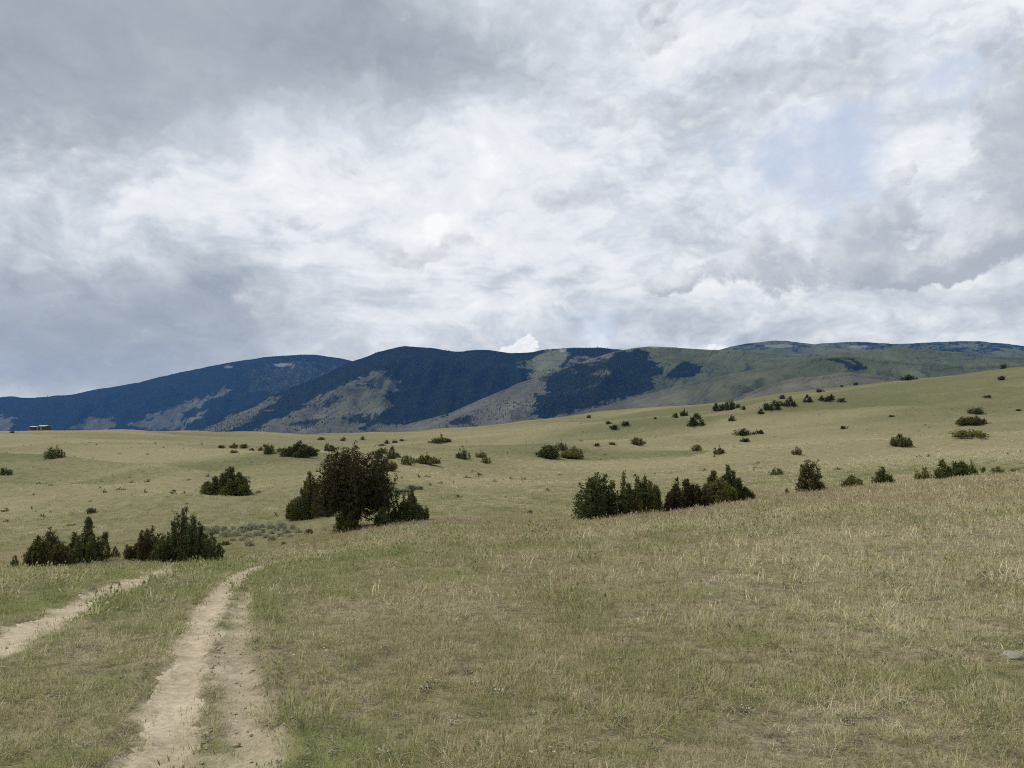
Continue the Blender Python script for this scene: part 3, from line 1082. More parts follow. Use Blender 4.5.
LM = {
    'dark': leaf_mat('juniper_dark', (0.028, 0.039, 0.014), (0.115, 0.125, 0.045)),
    'green': leaf_mat('juniper_green', (0.042, 0.056, 0.019), (0.170, 0.175, 0.060), (0.115, 0.100, 0.036)),
    'far': leaf_mat('far_juniper', (0.018, 0.025, 0.010), (0.056, 0.064, 0.025)),
    'brown': leaf_mat('juniper_rusty', (0.028, 0.021, 0.011), (0.086, 0.060, 0.028), (0.056, 0.054, 0.021)),
    'mixed': leaf_mat('juniper_browning', (0.042, 0.046, 0.016), (0.150, 0.132, 0.046), (0.105, 0.066, 0.031)),
    'olive': leaf_mat('bush_olive', (0.090, 0.090, 0.026), (0.200, 0.188, 0.060), (0.095, 0.075, 0.030)),
    'sage': leaf_mat('sage_leaf', (0.195, 0.200, 0.130), (0.350, 0.350, 0.240)),
    'palegreen': leaf_mat('pale_green_leaf', (0.080, 0.115, 0.055), (0.130, 0.165, 0.085)),
}
mb, T, o_ = new_mat('juniper_bark')
pos = world_pos(T)
nb_ = T.noise(T.vmul(pos, (1, 1, 0.15)), 26, 4, 0.6)
principled(T, o_, T.mix(nb_, (0.055, 0.040, 0.030), (0.150, 0.115, 0.085)), 0.95, 0.05, nb_, 0.02, 0.8)


def spires(style, w, h, rg):
    """list of (x, y, height, radius, foot) for the upright leaders that make up a bush of half-width w"""
    out_ = []
    if style == 'cone':
        out_.append((0, 0, h, w, 0.0))
        for _ in range(11):
            a = rg.uniform(0, 6.28); d = rg.uniform(0.25, 0.75) * w
            out_.append((d * math.cos(a), d * math.sin(a), h * rg.uniform(0.35, 0.80) * (1 - 0.5 * d / w), w * 0.26, 0.0))
    elif style == 'dome':
        for _ in range(11):
            a = rg.uniform(0, 6.28); d = math.sqrt(rg.random()) * 0.62 * w
            out_.append((d * math.cos(a), d * math.sin(a), h * (1.0 - 0.42 * (d / w) ** 1.3) * rg.uniform(0.86, 1.0), w * 0.48, 0.0))
    elif style == 'spiky':
        for i in range(20):
            a = rg.uniform(0, 6.28); d = math.sqrt(rg.random()) * 0.86 * w
            out_.append((d * math.cos(a), d * math.sin(a), h * (1.0 - 0.5 * d / w) * (1.0 if i == 0 else rg.uniform(0.6, 0.98)), w * rg.uniform(0.13, 0.24), 0.0))
        out_.append((0, 0, h * 0.5, w * 0.6, 0.0))
        out_[0] = (0.12 * w * rg.uniform(-1, 1), 0, h, w * 0.2, 0)
    elif style == 'low':
        for _ in range(12):
            a = rg.uniform(0, 6.28); d = math.sqrt(rg.random()) * 0.75
            out_.append((d * math.cos(a) * w, d * math.sin(a) * min(w, 1.5 * h), h * rg.uniform(0.6, 1.0) * (1 - 0.35 * d), w * 0.32, 0.0))
    return out_


def feather(sp, rg, k=4):
    out_ = []
    for x, y, h, r_, ft in sp:
        out_.append((x, y, h, r_ * 0.62, ft))
        for _ in range(k):
            a, d = rg.uniform(0, 6.28), math.sqrt(rg.random()) * r_ * 0.95
            out_.append((x + d * math.cos(a), y + d * math.sin(a), ft + (h - ft) * rg.uniform(0.62, 1.0) * (1 - 0.22 * d / r_), r_ * rg.uniform(0.26, 0.42), ft))
    return out_


def crown_geo(sp, n, leaf, rg, fan=9, upright=0.9, dome=False):
    """leaf sprays clustered along the leaders"""
    sp = np.array(sp, float)
    wgt = sp[:, 3] * sp[:, 2]
    nc = max(4, n // fan)
    k = rg.choice(len(sp), nc, p=wgt / wgt.sum())
    x0, y0, hh, rr_, ft = sp[k].T
    t = rg.random(nc) ** 1.15
    phi = rg.uniform(0, 2 * math.pi, nc)
    prof = (1 - t) ** 0.85 * (0.55 + 0.45 * np.minimum(1, t / 0.16)) + 0.05
    if dome:
        prof = np.sqrt(np.maximum(0, 1 - (2 * np.abs(t - 0.42) / 1.16) ** 2)) + 0.03
    lump = 0.72 + 0.5 * vnoise(phi * 1.3 + k * 7.1, t * 6 + k * 3.3)
    rad = rr_ * prof * lump * rg.random(nc) ** 0.32
    cz = ft + (hh - ft) * t * 0.97
    cx, cy = x0 + rad * np.cos(phi), y0 + rad * np.sin(phi)
    ox, oy = np.cos(phi), np.sin(phi)
    # each cluster: a fan of slim leaves
    m = nc * fan
    rep = lambda a: np.repeat(a, fan)
    d = np.stack([rep(ox) * 0.75, rep(oy) * 0.75, np.full(m, upright)], 1) + rg.normal(0, 0.55, (m, 3))
    d /= np.linalg.norm(d, axis=1)[:, None]
    L = leaf * rg.uniform(0.6, 1.35, m)
    base = np.stack([rep(cx), rep(cy), rep(cz)], 1) + rg.normal(0, leaf * 0.45, (m, 3))
    base[:, 2] = np.maximum(base[:, 2], leaf * 0.05)
    side = np.cross(d, rg.normal(0, 1, (m, 3)))
    side /= np.linalg.norm(side, axis=1)[:, None] + 1e-9
    wd = (L * 0.24)[:, None]
    tip = base + d * L[:, None]
    mid = base + d * (L * 0.45)[:, None]
    v = np.stack([base, mid + side * wd, tip, mid - side * wd], 1).reshape(-1, 3)
    f = np.arange(m * 4).reshape(-1, 4)
    return v, f


def tube_geo(pts, radii, sides=6):
    pts = np.array(pts, float)
    v, f = [], []
    for i, (p, r_) in enumerate(zip(pts, radii)):
        d = pts[min(i + 1, len(pts) - 1)] - pts[max(i - 1, 0)]
        d /= np.linalg.norm(d) + 1e-9
        a = np.cross(d, (0.3, 1, 0.2)); a /= np.linalg.norm(a)
        b = np.cross(d, a)
        for s_ in range(sides):
            an = s_ / sides * 2 * math.pi
            v.append(p + r_ * (math.cos(an) * a + math.sin(an) * b))
    for i in range(len(pts) - 1):
        for s_ in range(sides):
            f.append((i * sides + s_, i * sides + (s_ + 1) % sides, (i + 1) * sides + (s_ + 1) % sides, (i + 1) * sides + s_))
    return np.array(v), np.array(f)


def join_geo(parts):
    v, f, o = [], [], 0
    for a, b in parts:
        v.append(a); f.append(b + o); o += len(a)
    return np.concatenate(v), np.concatenate(f)


def stems_geo(sp, rg, w, h, n=5, thick=1.0):
    parts = []
    order = np.argsort([-s[2] for s in sp])[:n]
    for q, i in enumerate(order):
        x, y, hh, r_, ft = sp[i]
        j = rg.normal(0, 0.05 * w, (3, 2))
        r0 = 0.022 * h * thick * (1.25 if q == 0 else 0.8)
        parts.append(tube_geo([(x * 0.12, y * 0.12, -0.15), (x * 0.35 + j[0, 0], y * 0.35 + j[0, 1], hh * 0.25), (x * 0.75 + j[1, 0], y * 0.75 + j[1, 1], hh * 0.55), (x, y, hh * 0.9)],
                              [r0 * 1.3, r0, r0 * 0.65, r0 * 0.2], 5))
    return join_geo(parts)


_far_cache = {}


def plant(name, u, v, w, h, style, colr, label, cat='shrub', group=None, d0=2.0, d1=900.0, seed=0, detail=None, trunk=True, custom=None, at=None):
    """a bush or small tree standing where the ray through (u, v) meets the ground; w, h in picture pixels"""
    x, y, z = at if at else march(u, v, d0, d1)
    s = y / F
    wm, hm = w * s / 2, max(z_of(v - h, y) - z, 0.5 * h * s)
    big = w * h > 190
    if big or custom:
        rg = np.random.default_rng(seed or int(u * 131 + v * 7))
        sp = custom(wm, hm, rg) if custom else spires(style, wm, hm, rg)
        leaf = max(0.08, 1.8 * s) * (0.9 if style != 'low' else 0.85)
        n = detail or int(min(30000, 17 * w * h + 1200))
        o = bpy.data.objects.new(name, None)
        COL.objects.link(o)
        o.location = (x, y, z)
        o.empty_display_size = 0.3
        fsp = feather(sp, rg)
        vv, ff = crown_geo(fsp, n, leaf, rg, 9, 1.25 if style != 'dome' else 1.0, bool(custom and custom.__name__ == 'big_tree'))
        lo_, hi_ = np.percentile(vv[:, 0], 1.0), np.percentile(vv[:, 0], 99.0)
        kx = 2 * wm / (hi_ - lo_)
        sh_ = (lo_ + hi_) / 2
        kz = hm * 1.04 / np.percentile(vv[:, 2], 99.8)
        vv = (vv - [sh_, 0, 0]) * [kx, kx, kz]
        sp = [((a_ - sh_) * kx, b_ * kx, c_ * kz * 0.95, d_, e_) for a_, b_, c_, d_, e_ in sp]
        link('crown', mesh_np('crown', vv, ff, [LM[colr]], False), parent=o)
        if trunk:
            vv, ff = stems_geo(sp, rg, wm, hm, 6)
            link('trunk', mesh_np('trunk', vv, ff, [mb], True), parent=o)
    else:
        # small in the picture: a handful of stock crowns, turned and scaled
        var = int(u * 3 + v) % 4
        key = (style, colr, var, w * h > 45 or colr == 'sage')
        if key not in _far_cache:
            rg = np.random.default_rng(900 + var * 17 + len(_far_cache))
            sp = spires(style, 1.0, 1.0, rg)
            vv, ff = crown_geo(feather(sp, rg, 3) if key[3] and style != 'cone' else sp, 1300 if key[3] else 350, 0.15 if key[3] else 0.30, rg, 7)
            lo_, hi_ = np.percentile(vv[:, 0], 1.5), np.percentile(vv[:, 0], 98.5)
            vv = (vv - [(lo_ + hi_) / 2, 0, 0]) * [2 / (hi_ - lo_), 2 / (hi_ - lo_), 1.05 / np.percentile(vv[:, 2], 99.5)]
            _far_cache[key] = mesh_np(name, vv, ff, [LM[colr]], False)
        o = bpy.data.objects.new(name, _far_cache[key])
        COL.objects.link(o)
        o.location = (x, y, z - 0.06 * hm)
        ax = max(wm, 0.1)
        o.scale = (ax, ax, max(hm * 1.06, 0.1))
        o.rotation_euler = (0, 0, (u * 0.7 + v * 1.3) % 6.28)
    tag(o, label, cat, group)
    return o


# -- the group round the big rust-brown tree
def big_tree(w, h, rg):
    out_ = []
    for i in range(46):
        a = rg.uniform(0, 6.28); d = math.sqrt(rg.random()) * 0.80 * w
        top = h * (1.0 - 0.30 * (d / w) ** 2.2) * rg.uniform(0.86, 1.0)
        out_.append((d * math.cos(a), d * math.sin(a) * 0.85, top, w * rg.uniform(0.20, 0.30), h * rg.uniform(0.14, 0.30)))
    out_.append((0.02 * w, 0, h, w * 0.22, h * 0.2))
    out_.append((0.12 * w, -0.2 * w, h * 0.62, w * 0.13, h * 0.10))
    out_.append((-0.66 * w, 0.1 * w, h * 0.97, w * 0.12, h * 0.3))
    out_.append((-0.62 * w, 0.1 * w, h * 0.62, w * 0.22, h * 0.22))
    out_.append((0.35 * w, 0.2 * w, h * 0.5, w * 0.24, h * 0.08))
    out_.append((-0.30 * w, 0.25 * w, h * 0.5, w * 0.24, h * 0.08))
    out_.append((0.05 * w, 0.35 * w, h * 0.5, w * 0.26, h * 0.05))
    out_.append((0.84 * w, 0.1 * w, h * 0.52, w * 0.22, h * 0.22))
    return out_


G1 = 'junipers grouped around the big rust-brown tree'
bt = plant('juniper_tree', 356, 528, 70, 77, 'dome', 'brown', 'big rust-brown round-headed juniper, tallest tree on the grassland', 'tree', G1, d0=36, custom=big_tree, detail=60000)
_, by, _ = bt.location
def leaner(w, h, rg):
    out_ = []
    for i in range(22):
        t = rg.uniform(-0.95, 0.95)
        hh = h * (0.30 + 0.62 * math.exp(-((t - 0.02) / 0.55) ** 2)) * rg.uniform(0.62, 0.98)
        out_.append((t * w, rg.uniform(-0.4, 0.4) * w, hh, w * rg.uniform(0.14, 0.24), 0))
    out_ += [(0.16 * w, 0, h * 0.9, w * 0.24, 0), (-0.2 * w, 0.1 * w, h * 0.8, w * 0.26, 0), (0.35 * w, 0, h * 0.78, w * 0.28, 0), (0.0, 0, h, w * 0.22, 0), (-0.12 * w, 0, h * 0.88, w * 0.16, 0), (-0.82 * w, 0, h * 0.42, w * 0.16, 0)]
    return out_


plant('juniper_tree', 309, 519, 42, 43, 'cone', 'green', 'dark green pointed juniper leaning against the big rust-brown tree', 'tree', G1, d0=36, seed=11, custom=leaner)
plant('juniper_shrub', 347, 531, 21, 20, 'dome', 'olive', 'round olive-green bush at the foot of the big rust-brown tree', 'shrub', G1, d0=36)
plant('juniper_shrub', 382, 526, 14, 17, 'cone', 'dark', 'narrow dark little juniper between the big rust-brown tree and a spiky green one', 'shrub', G1, d0=36, seed=5)


def slant(w, h, rg):
    out_ = []
    for i in range(20):
        t = rg.uniform(-0.95, 0.95)
        hh = h * (0.38 + 0.58 * math.exp(-((t - 0.12) / 0.45) ** 2)) * rg.uniform(0.55, 1.0)
        out_.append((t * w, rg.uniform(-0.3, 0.3) * w, hh, w * rg.uniform(0.08, 0.15), 0))
    out_.append((0.12 * w, 0, h, w * 0.11, 0))
    out_.append((-0.25 * w, 0, h * 0.85, w * 0.09, 0))
    out_.append((0.1 * w, 0, h * 0.35, w * 0.5, 0))
    out_.append((-0.4 * w, 0, h * 0.3, w * 0.4, 0))
    return out_


plant('juniper_shrub', 408, 521, 38, 29, 'spiky', 'green', 'spiky green juniper with many thin upright tips beside the big rust-brown tree', 'shrub', G1, d0=36, custom=slant)

# -- the pair of clumps behind the track's brow
G2 = 'junipers standing just behind the brow the track runs over'


def wide_spikes(w, h, rg):
    out_ = []
    for i in range(34):
        t = rg.uniform(-1, 1)
        hh = h * (0.30 + 0.66 * math.exp(-((t + 0.06) / 0.72) ** 2)) * rg.uniform(0.68, 0.97)
        out_.append((t * w * 0.92, rg.uniform(-0.4, 0.4) * w, hh, w * rg.uniform(0.12, 0.20), 0))
    out_.append((-0.04 * w, 0.1, h, w * 0.14, 0))
    out_.append((-0.34 * w, -0.1, h * 0.88, w * 0.11, 0))
    out_.append((-0.16 * w, 0.2, h * 0.90, w * 0.12, 0))
    out_.append((0.1 * w, 0.1, h * 0.6, w * 0.6, 0))
    for t in (-0.86, -0.62, -0.4, 0.42, 0.62, 0.84):
        out_.append((t * w, rg.uniform(-0.2, 0.2) * w, h * (0.78 - 0.42 * abs(t)) * rg.uniform(0.85, 1.1), w * 0.2, 0))
    return out_


plant('juniper_shrub', 186, 562, 62, 50, 'spiky', 'dark', 'broad dark green juniper with spiky peaks, nearest to the bend of the track', 'shrub', G2, d0=33, custom=wide_spikes, seed=21)
plant('juniper_shrub', 150, 560, 44, 29, 'spiky', 'mixed', 'lower browning juniper joined to the broad dark one near the track', 'shrub', G2, d0=33, seed=22, custom=wide_spikes)
plant('juniper_tree', 86, 562, 30, 42, 'cone', 'green', 'slender pointed green juniper beside a low brownish one, behind the brow', 'tree', G2, d0=33, seed=23)
plant('juniper_shrub', 48, 566, 46, 32, 'spiky', 'mixed', 'brownish sprawling juniper ending next to the slender pointed one', 'shrub', G2, d0=33, custom=wide_spikes, seed=24)
plant('juniper_shrub', 71, 563, 14, 19, 'cone', 'mixed', 'small juniper squeezed between the sprawling brownish one and the slender one', 'shrub', G2, d0=33)
plant('juniper_shrub', 15, 567, 7, 11, 'cone', 'dark', 'tiny lone juniper seedling at the outer end of the brow clump', 'shrub', G2, d0=33)
plant('juniper_shrub', 115, 558, 7, 11, 'cone', 'dark', 'small upright juniper seedling in the gap between two brow clumps', 'shrub', G2, d0=33)
plant('juniper_shrub', 107, 557, 5, 6, 'dome', 'dark', 'tiniest round seedling in the gap between two brow clumps', 'shrub', G2, d0=33)
plant('juniper_shrub', 127, 556, 6, 11, 'cone', 'dark', 'leaning wisp of juniper touching the browning clump near the track', 'shrub', G2, d0=33)

# -- the dark clumps along the grass brow
G3 = 'juniper clumps along the edge of the near grass'


def twin(w, h, rg):
    out_ = []
    for i in range(14):
        t = rg.uniform(-0.7, 0.75)
        out_.append((t * w, rg.uniform(-0.4, 0.4) * w, h * rg.uniform(0.7, 0.92) * (1 - 0.15 * abs(t)), w * rg.uniform(0.24, 0.34), 0))
    out_.append((-0.68 * w, 0, h, w * 0.20, 0))
    out_.append((-0.12 * w, 0, h * 0.90, w * 0.22, 0))
    return out_


def block(w, h, rg):
    out_ = []
    for i in range(18):
        a = rg.uniform(0, 6.28); d = math.sqrt(rg.random()) * 0.72 * w
        X_ = d * math.cos(a)
        out_.append((X_, d * math.sin(a), h * (0.98 - 0.40 * abs(X_ / w) ** 1.4) * rg.uniform(0.8, 1.0), w * rg.uniform(0.28, 0.40), 0))
    out_.append((-0.05 * w, 0, h, w * 0.3, 0))
    out_.append((0.12 * w, 0, h * 0.98, w * 0.26, 0))
    return out_


plant('juniper_shrub', 600, 523, 43, 46, 'dome', 'dark', 'blackish green dense juniper clump, bulkiest along the near grass edge', 'shrub', G3, d0=42, custom=block, seed=31, detail=26000)
plant('juniper_shrub', 641, 519, 38, 41, 'dome', 'green', 'dark green flat-topped juniper with one spike, next to the bulkiest clump', 'shrub', G3, d0=42, custom=twin, seed=32)
plant('juniper_shrub', 666, 516, 14, 13, 'low', 'mixed', 'low brown bushlet in the gap between two juniper clumps', 'shrub', G3, d0=42)


def ragged(w, h, rg):
    out_ = []
    for i in range(16):
        t = rg.uniform(-0.9, 0.9)
        out_.append((t * w, rg.uniform(-0.4, 0.4) * w, h * rg.uniform(0.66, 0.95) * (1 - 0.25 * abs(t)), w * rg.uniform(0.18, 0.28), 0))
    out_.append((-0.40 * w, 0, h, w * 0.15, 0)); out_.append((-0.02 * w, 0, h * 1.0, w * 0.16, 0))
    return out_


plant('juniper_shrub', 688, 513, 44, 32, 'spiky', 'brown', 'rust-brown ragged juniper in the middle of the grass edge clumps', 'shrub', G3, d0=42, custom=ragged, seed=33)
plant('juniper_shrub', 718, 507, 36, 27, 'dome', 'olive', 'olive juniper in front of two taller blackish ones', 'shrub', G3, d0=42, custom=block, seed=34)
plant('juniper_tree', 713, 503, 20, 30, 'cone', 'mixed', 'brown-black pointed juniper behind the olive one', 'tree', G3, d0=48, seed=35)
plant('juniper_tree', 735, 502, 32, 33, 'spiky', 'dark', 'blackish juniper with a tall blunt spike, last big one of the edge clumps', 'tree', G3, d0=46, seed=36, custom=lambda w, h, rg: [(-0.38 * w, 0, h, w * 0.30, 0), (-0.1 * w, 0.1 * w, h * 0.85, w * 0.34, 0), (0.2 * w, 0, h * 0.62, w * 0.34, 0), (-0.6 * w, 0, h * 0.7, w * 0.34, 0), (0.5 * w, 0, h * 0.42, w * 0.3, 0), (0.72 * w, 0, h * 0.3, w * 0.22, 0), (0, -0.3 * w, h * 0.6, w * 0.4, 0), (-0.3 * w, 0.3 * w, h * 0.8, w * 0.36, 0)])
plant('juniper_shrub', 753, 499, 4, 8, 'cone', 'dark', 'single thin sprig just past the last blackish spike juniper', 'shrub', G3, d0=46)
plant('juniper_shrub', 530, 526, 4, 6, 'cone', 'green', 'tiny lone sprig in the bare stretch between the rust-brown tree and the edge clumps', 'shrub', G3, d0=38)

# -- the row along the brow at the uphill side
G4 = 'bushes along the uphill end of the near grass edge'


def ragged_tree(w, h, rg):
    out_ = [(0, 0, h, w * 0.42, 0.0), (-0.25 * w, 0, h * 0.9, w * 0.3, h * 0.1), (0.35 * w, 0, h * 0.92, w * 0.34, h * 0.35), (0.45 * w, 0.1, h * 0.45, w * 0.5, 0), (-0.4 * w, 0, h * 0.4, w * 0.5, 0), (0.75 * w, 0, h * 0.25, w * 0.35, 0), (0.1 * w, -0.2, h * 0.75, w * 0.5, 0)]
    return out_


plant('juniper_tree', 811, 492, 27, 30, 'cone', 'mixed', 'lone ragged brown juniper tree with a broad foot at the uphill grass edge', 'tree', G4, d0=46, custom=ragged_tree, seed=41, detail=4500)
plant('juniper_shrub', 787, 493, 4, 5, 'cone', 'mixed', 'sprig at the foot of the lone ragged brown tree', 'shrub', G4, d0=46)
plant('juniper_shrub', 853, 488, 17, 12, 'spiky', 'olive', 'small olive bush first uphill of the lone ragged brown tree', 'shrub', G4, d0=48, seed=42)
plant('juniper_shrub', 883, 484, 19, 16, 'spiky', 'green', 'green bush with one pointed tip, second uphill of the ragged brown tree', 'shrub', G4, d0=48, seed=43, custom=slant)
plant('juniper_shrub', 925, 479, 16, 11, 'spiky', 'olive', 'fan-shaped olive bush before the row of three dark bushes', 'shrub', G4, d0=48, seed=44)
plant('juniper_shrub', 944, 479, 16, 18, 'cone', 'green', 'pointed bush at the downhill end of the row of three', 'shrub', G4, d0=50, seed=45)
plant('juniper_shrub', 959, 477, 16, 15, 'dome', 'dark', 'rounded dark bush in the middle of the row of three', 'shrub', G4, d0=50, seed=46)
plant('juniper_shrub', 972, 475, 10, 13, 'spiky', 'dark', 'narrow dark bush at the uphill end of the row of three', 'shrub', G4, d0=50, seed=47)
plant('juniper_shrub', 983, 473, 4, 6, 'dome', 'green', 'bush dot just past the row of three dark bushes', 'shrub', G4, d0=52)
plant('juniper_shrub', 998, 474, 11, 7, 'spiky', 'green', 'low loose green bush near the uphill end of the grass edge', 'shrub', G4, d0=52)
plant('juniper_shrub', 1015, 472, 8, 4, 'low', 'green', 'flat green bush closest to where the grass edge leaves the picture', 'shrub', G4, d0=52)

# -- bushes in the open middle ground
G5 = 'bushes scattered over the open middle slopes'


def lobes(w, h, rg):
    return [(0.1 * w, 0, h, w * 0.38, 0), (0.35 * w, 0.1 * w, h * 0.78, w * 0.40, 0), (0.6 * w, 0, h * 0.6, w * 0.36, 0), (-0.15 * w, -0.1 * w, h * 0.75, w * 0.34, 0), (-0.45 * w, 0, h * 0.62, w * 0.36, 0), (-0.72 * w, 0, h * 0.45, w * 0.28, 0), (-0.05 * w, 0, h * 0.9, w * 0.2, 0), (0.2 * w, -0.3 * w, h * 0.5, w * 0.4, 0)]


MID = [
    (225, 495, 45, 26, 'spiky', 'green', 'lone many-lobed green juniper on the smooth slope below the shed', lobes),
    (53, 458, 16, 10, 'dome', 'dark', 'round dark bush on the bare slope beneath the shed', None),
    (6, 475, 12, 7, 'low', 'dark', 'low dark bush on the bench downhill of the round bush beneath the shed', None),
    (92, 513, 9, 5, 'low', 'dark', 'flat dark bush alone on the slope above the slender brow juniper', None),
    (12, 433, 4, 2, 'low', 'dark', 'smallest dark speck on the skyline slope next to the shed', None),
    (463, 459, 13, 11, 'spiky', 'dark', 'spiky dark bush with two olive bushlets beside it', None),
    (481, 458, 10, 7, 'spiky', 'olive', 'olive bushlet right behind a spiky dark bush', None),
    (486, 463, 10, 6, 'low', 'olive', 'olive bushlet in front of a spiky dark bush', None),
    (548, 458, 19, 12, 'dome', 'dark', 'dark dome-shaped bush, darkest of a trio in mid-slope', None),
    (561, 450, 11, 8, 'spiky', 'green', 'small bush behind the dark dome, furthest of the mid-slope trio', None),
    (572, 458, 20, 10, 'spiky', 'olive', 'olive-brown spreading bush beside the dark dome', None),
    (638, 445, 14, 7, 'low', 'mixed', 'low brown bush by itself between the mid-slope trio and the pointed tree', None),
    (612, 445, 6, 3, 'low', 'mixed', 'tiny brown bush just downhill of the low brown one', None),
    (597, 446, 5, 3, 'low', 'mixed', 'tinier of two brown dots beyond the mid-slope trio', None),
    (697, 451, 11, 6, 'dome', 'olive', 'roundish bush, lower half of a pair beneath the pointed tree', None),
    (720, 454, 12, 8, 'spiky', 'mixed', 'brown tufted bush, the larger of a pair beneath the pointed tree', None),
    (797, 455, 9, 8, 'spiky', 'olive', 'pale olive upright bush above the lone ragged brown tree', None),
    (777, 475, 13, 7, 'dome', 'palegreen', 'rounded grey-green bush downhill of the lone ragged brown tree', None),
    (901, 446, 18, 11, 'spiky', 'green', 'fan-shaped green bush alone in the pale grass of the big slope', None),
    (971, 437, 26, 7, 'low', 'olive', 'olive spreading bush, lowest of a stack of three', None),
    (971, 425, 25, 8, 'low', 'mixed', 'dark brown spreading bush in the middle of a stack of three', None),
    (975, 414, 14, 6, 'low', 'dark', 'dark compact bush, topmost of a stack of three', None),
    (407, 465, 13, 9, 'dome', 'green', 'round bush beside the long olive one in the draw', None),
    (426, 464, 26, 10, 'spiky', 'olive', 'long olive bush with an upright tip in the draw', slant),
    (386, 470, 19, 11, 'spiky', 'olive', 'golden-olive loose bush just above the big rust-brown tree', None),
    (379, 459, 10, 9, 'dome', 'dark', 'dark bush behind the golden-olive loose one', None),
    (383, 453, 9, 5, 'low', 'dark', 'flat dark bush tucked behind another dark one in the draw', None),
    (392, 459, 9, 12, 'cone', 'dark', 'narrow pointed dark juniper in the draw', None),
    (398, 458, 5, 5, 'low', 'green', 'tiny bush touching the narrow pointed juniper in the draw', None),
    (299, 457, 32, 15, 'low', 'dark', 'wide sprawling dark juniper in the draw, broadest out there', lobes),
    (270, 454, 11, 9, 'dome', 'dark', 'round dark bush next to the wide sprawling juniper', None),
    (282, 452, 10, 4, 'low', 'dark', 'flat bush between the round one and the wide sprawling juniper', None),
    (317, 452, 5, 3, 'low', 'dark', 'speck of bush at the tail of the wide sprawling juniper', None),
    (326, 451, 6, 6, 'dome', 'dark', 'smaller of two round bushes past the wide sprawling juniper', None),
    (331, 451, 7, 6, 'dome', 'dark', 'larger of two round bushes past the wide sprawling juniper', None),
    (222, 448, 6, 3, 'low', 'dark', 'outermost flat bush of the line of dots leading to the draw', None),
    (234, 448, 6, 5, 'cone', 'dark', 'pointed dot-like bush in the line leading to the draw', None),
    (242, 448, 8, 4, 'low', 'dark', 'widest bush of the line of dots leading to the draw', None),
    (234, 453, 9, 3, 'low', 'olive', 'olive flat bush just in front of the line of dark dots', None),
    (252, 451, 5, 3, 'low', 'dark', 'fourth dark dot of the line leading to the draw', None),
    (260, 451, 5, 4, 'dome', 'dark', 'dark dot right before the round bush of the draw', None),
    (265, 447, 4, 3, 'low', 'dark', 'dark dot set back behind the round bush of the draw', None),
    (321, 440, 7, 3, 'low', 'dark', 'flat dark bush high above the wide sprawling juniper, near the plain\'s rim', None),
    (343, 441, 5, 4, 'cone', 'dark', 'pointed speck on the plain\'s rim above the big rust-brown tree', None),
    (363, 440, 5, 4, 'dome', 'olive', 'olive speck on the plain\'s rim above the big rust-brown tree', None),
    (380, 446, 8, 2, 'low', 'dark', 'thin flat bush line above the narrow pointed juniper of the draw', None),
    (387, 444, 5, 4, 'dome', 'dark', 'darkest of the string of specks running up the far draw', None),
    (395, 443, 5, 3, 'low', 'dark', 'middle one of the string of specks running up the far draw', None),
    (403, 441, 5, 2, 'low', 'dark', 'upper end of the string of specks running up the far draw', None),
    (440, 443, 19, 5, 'low', 'dark', 'long low dark bush with a bump on the far flat', None),
    (441, 442, 4, 8, 'cone', 'dark', 'thin spike rising out of the long low bush on the far flat', None),
]
for u, v, w, h, st, c_, lab, cu in MID:
    plant('juniper_shrub', u, v, w, h, st, c_, lab, 'shrub', G5, d0=56, custom=cu)

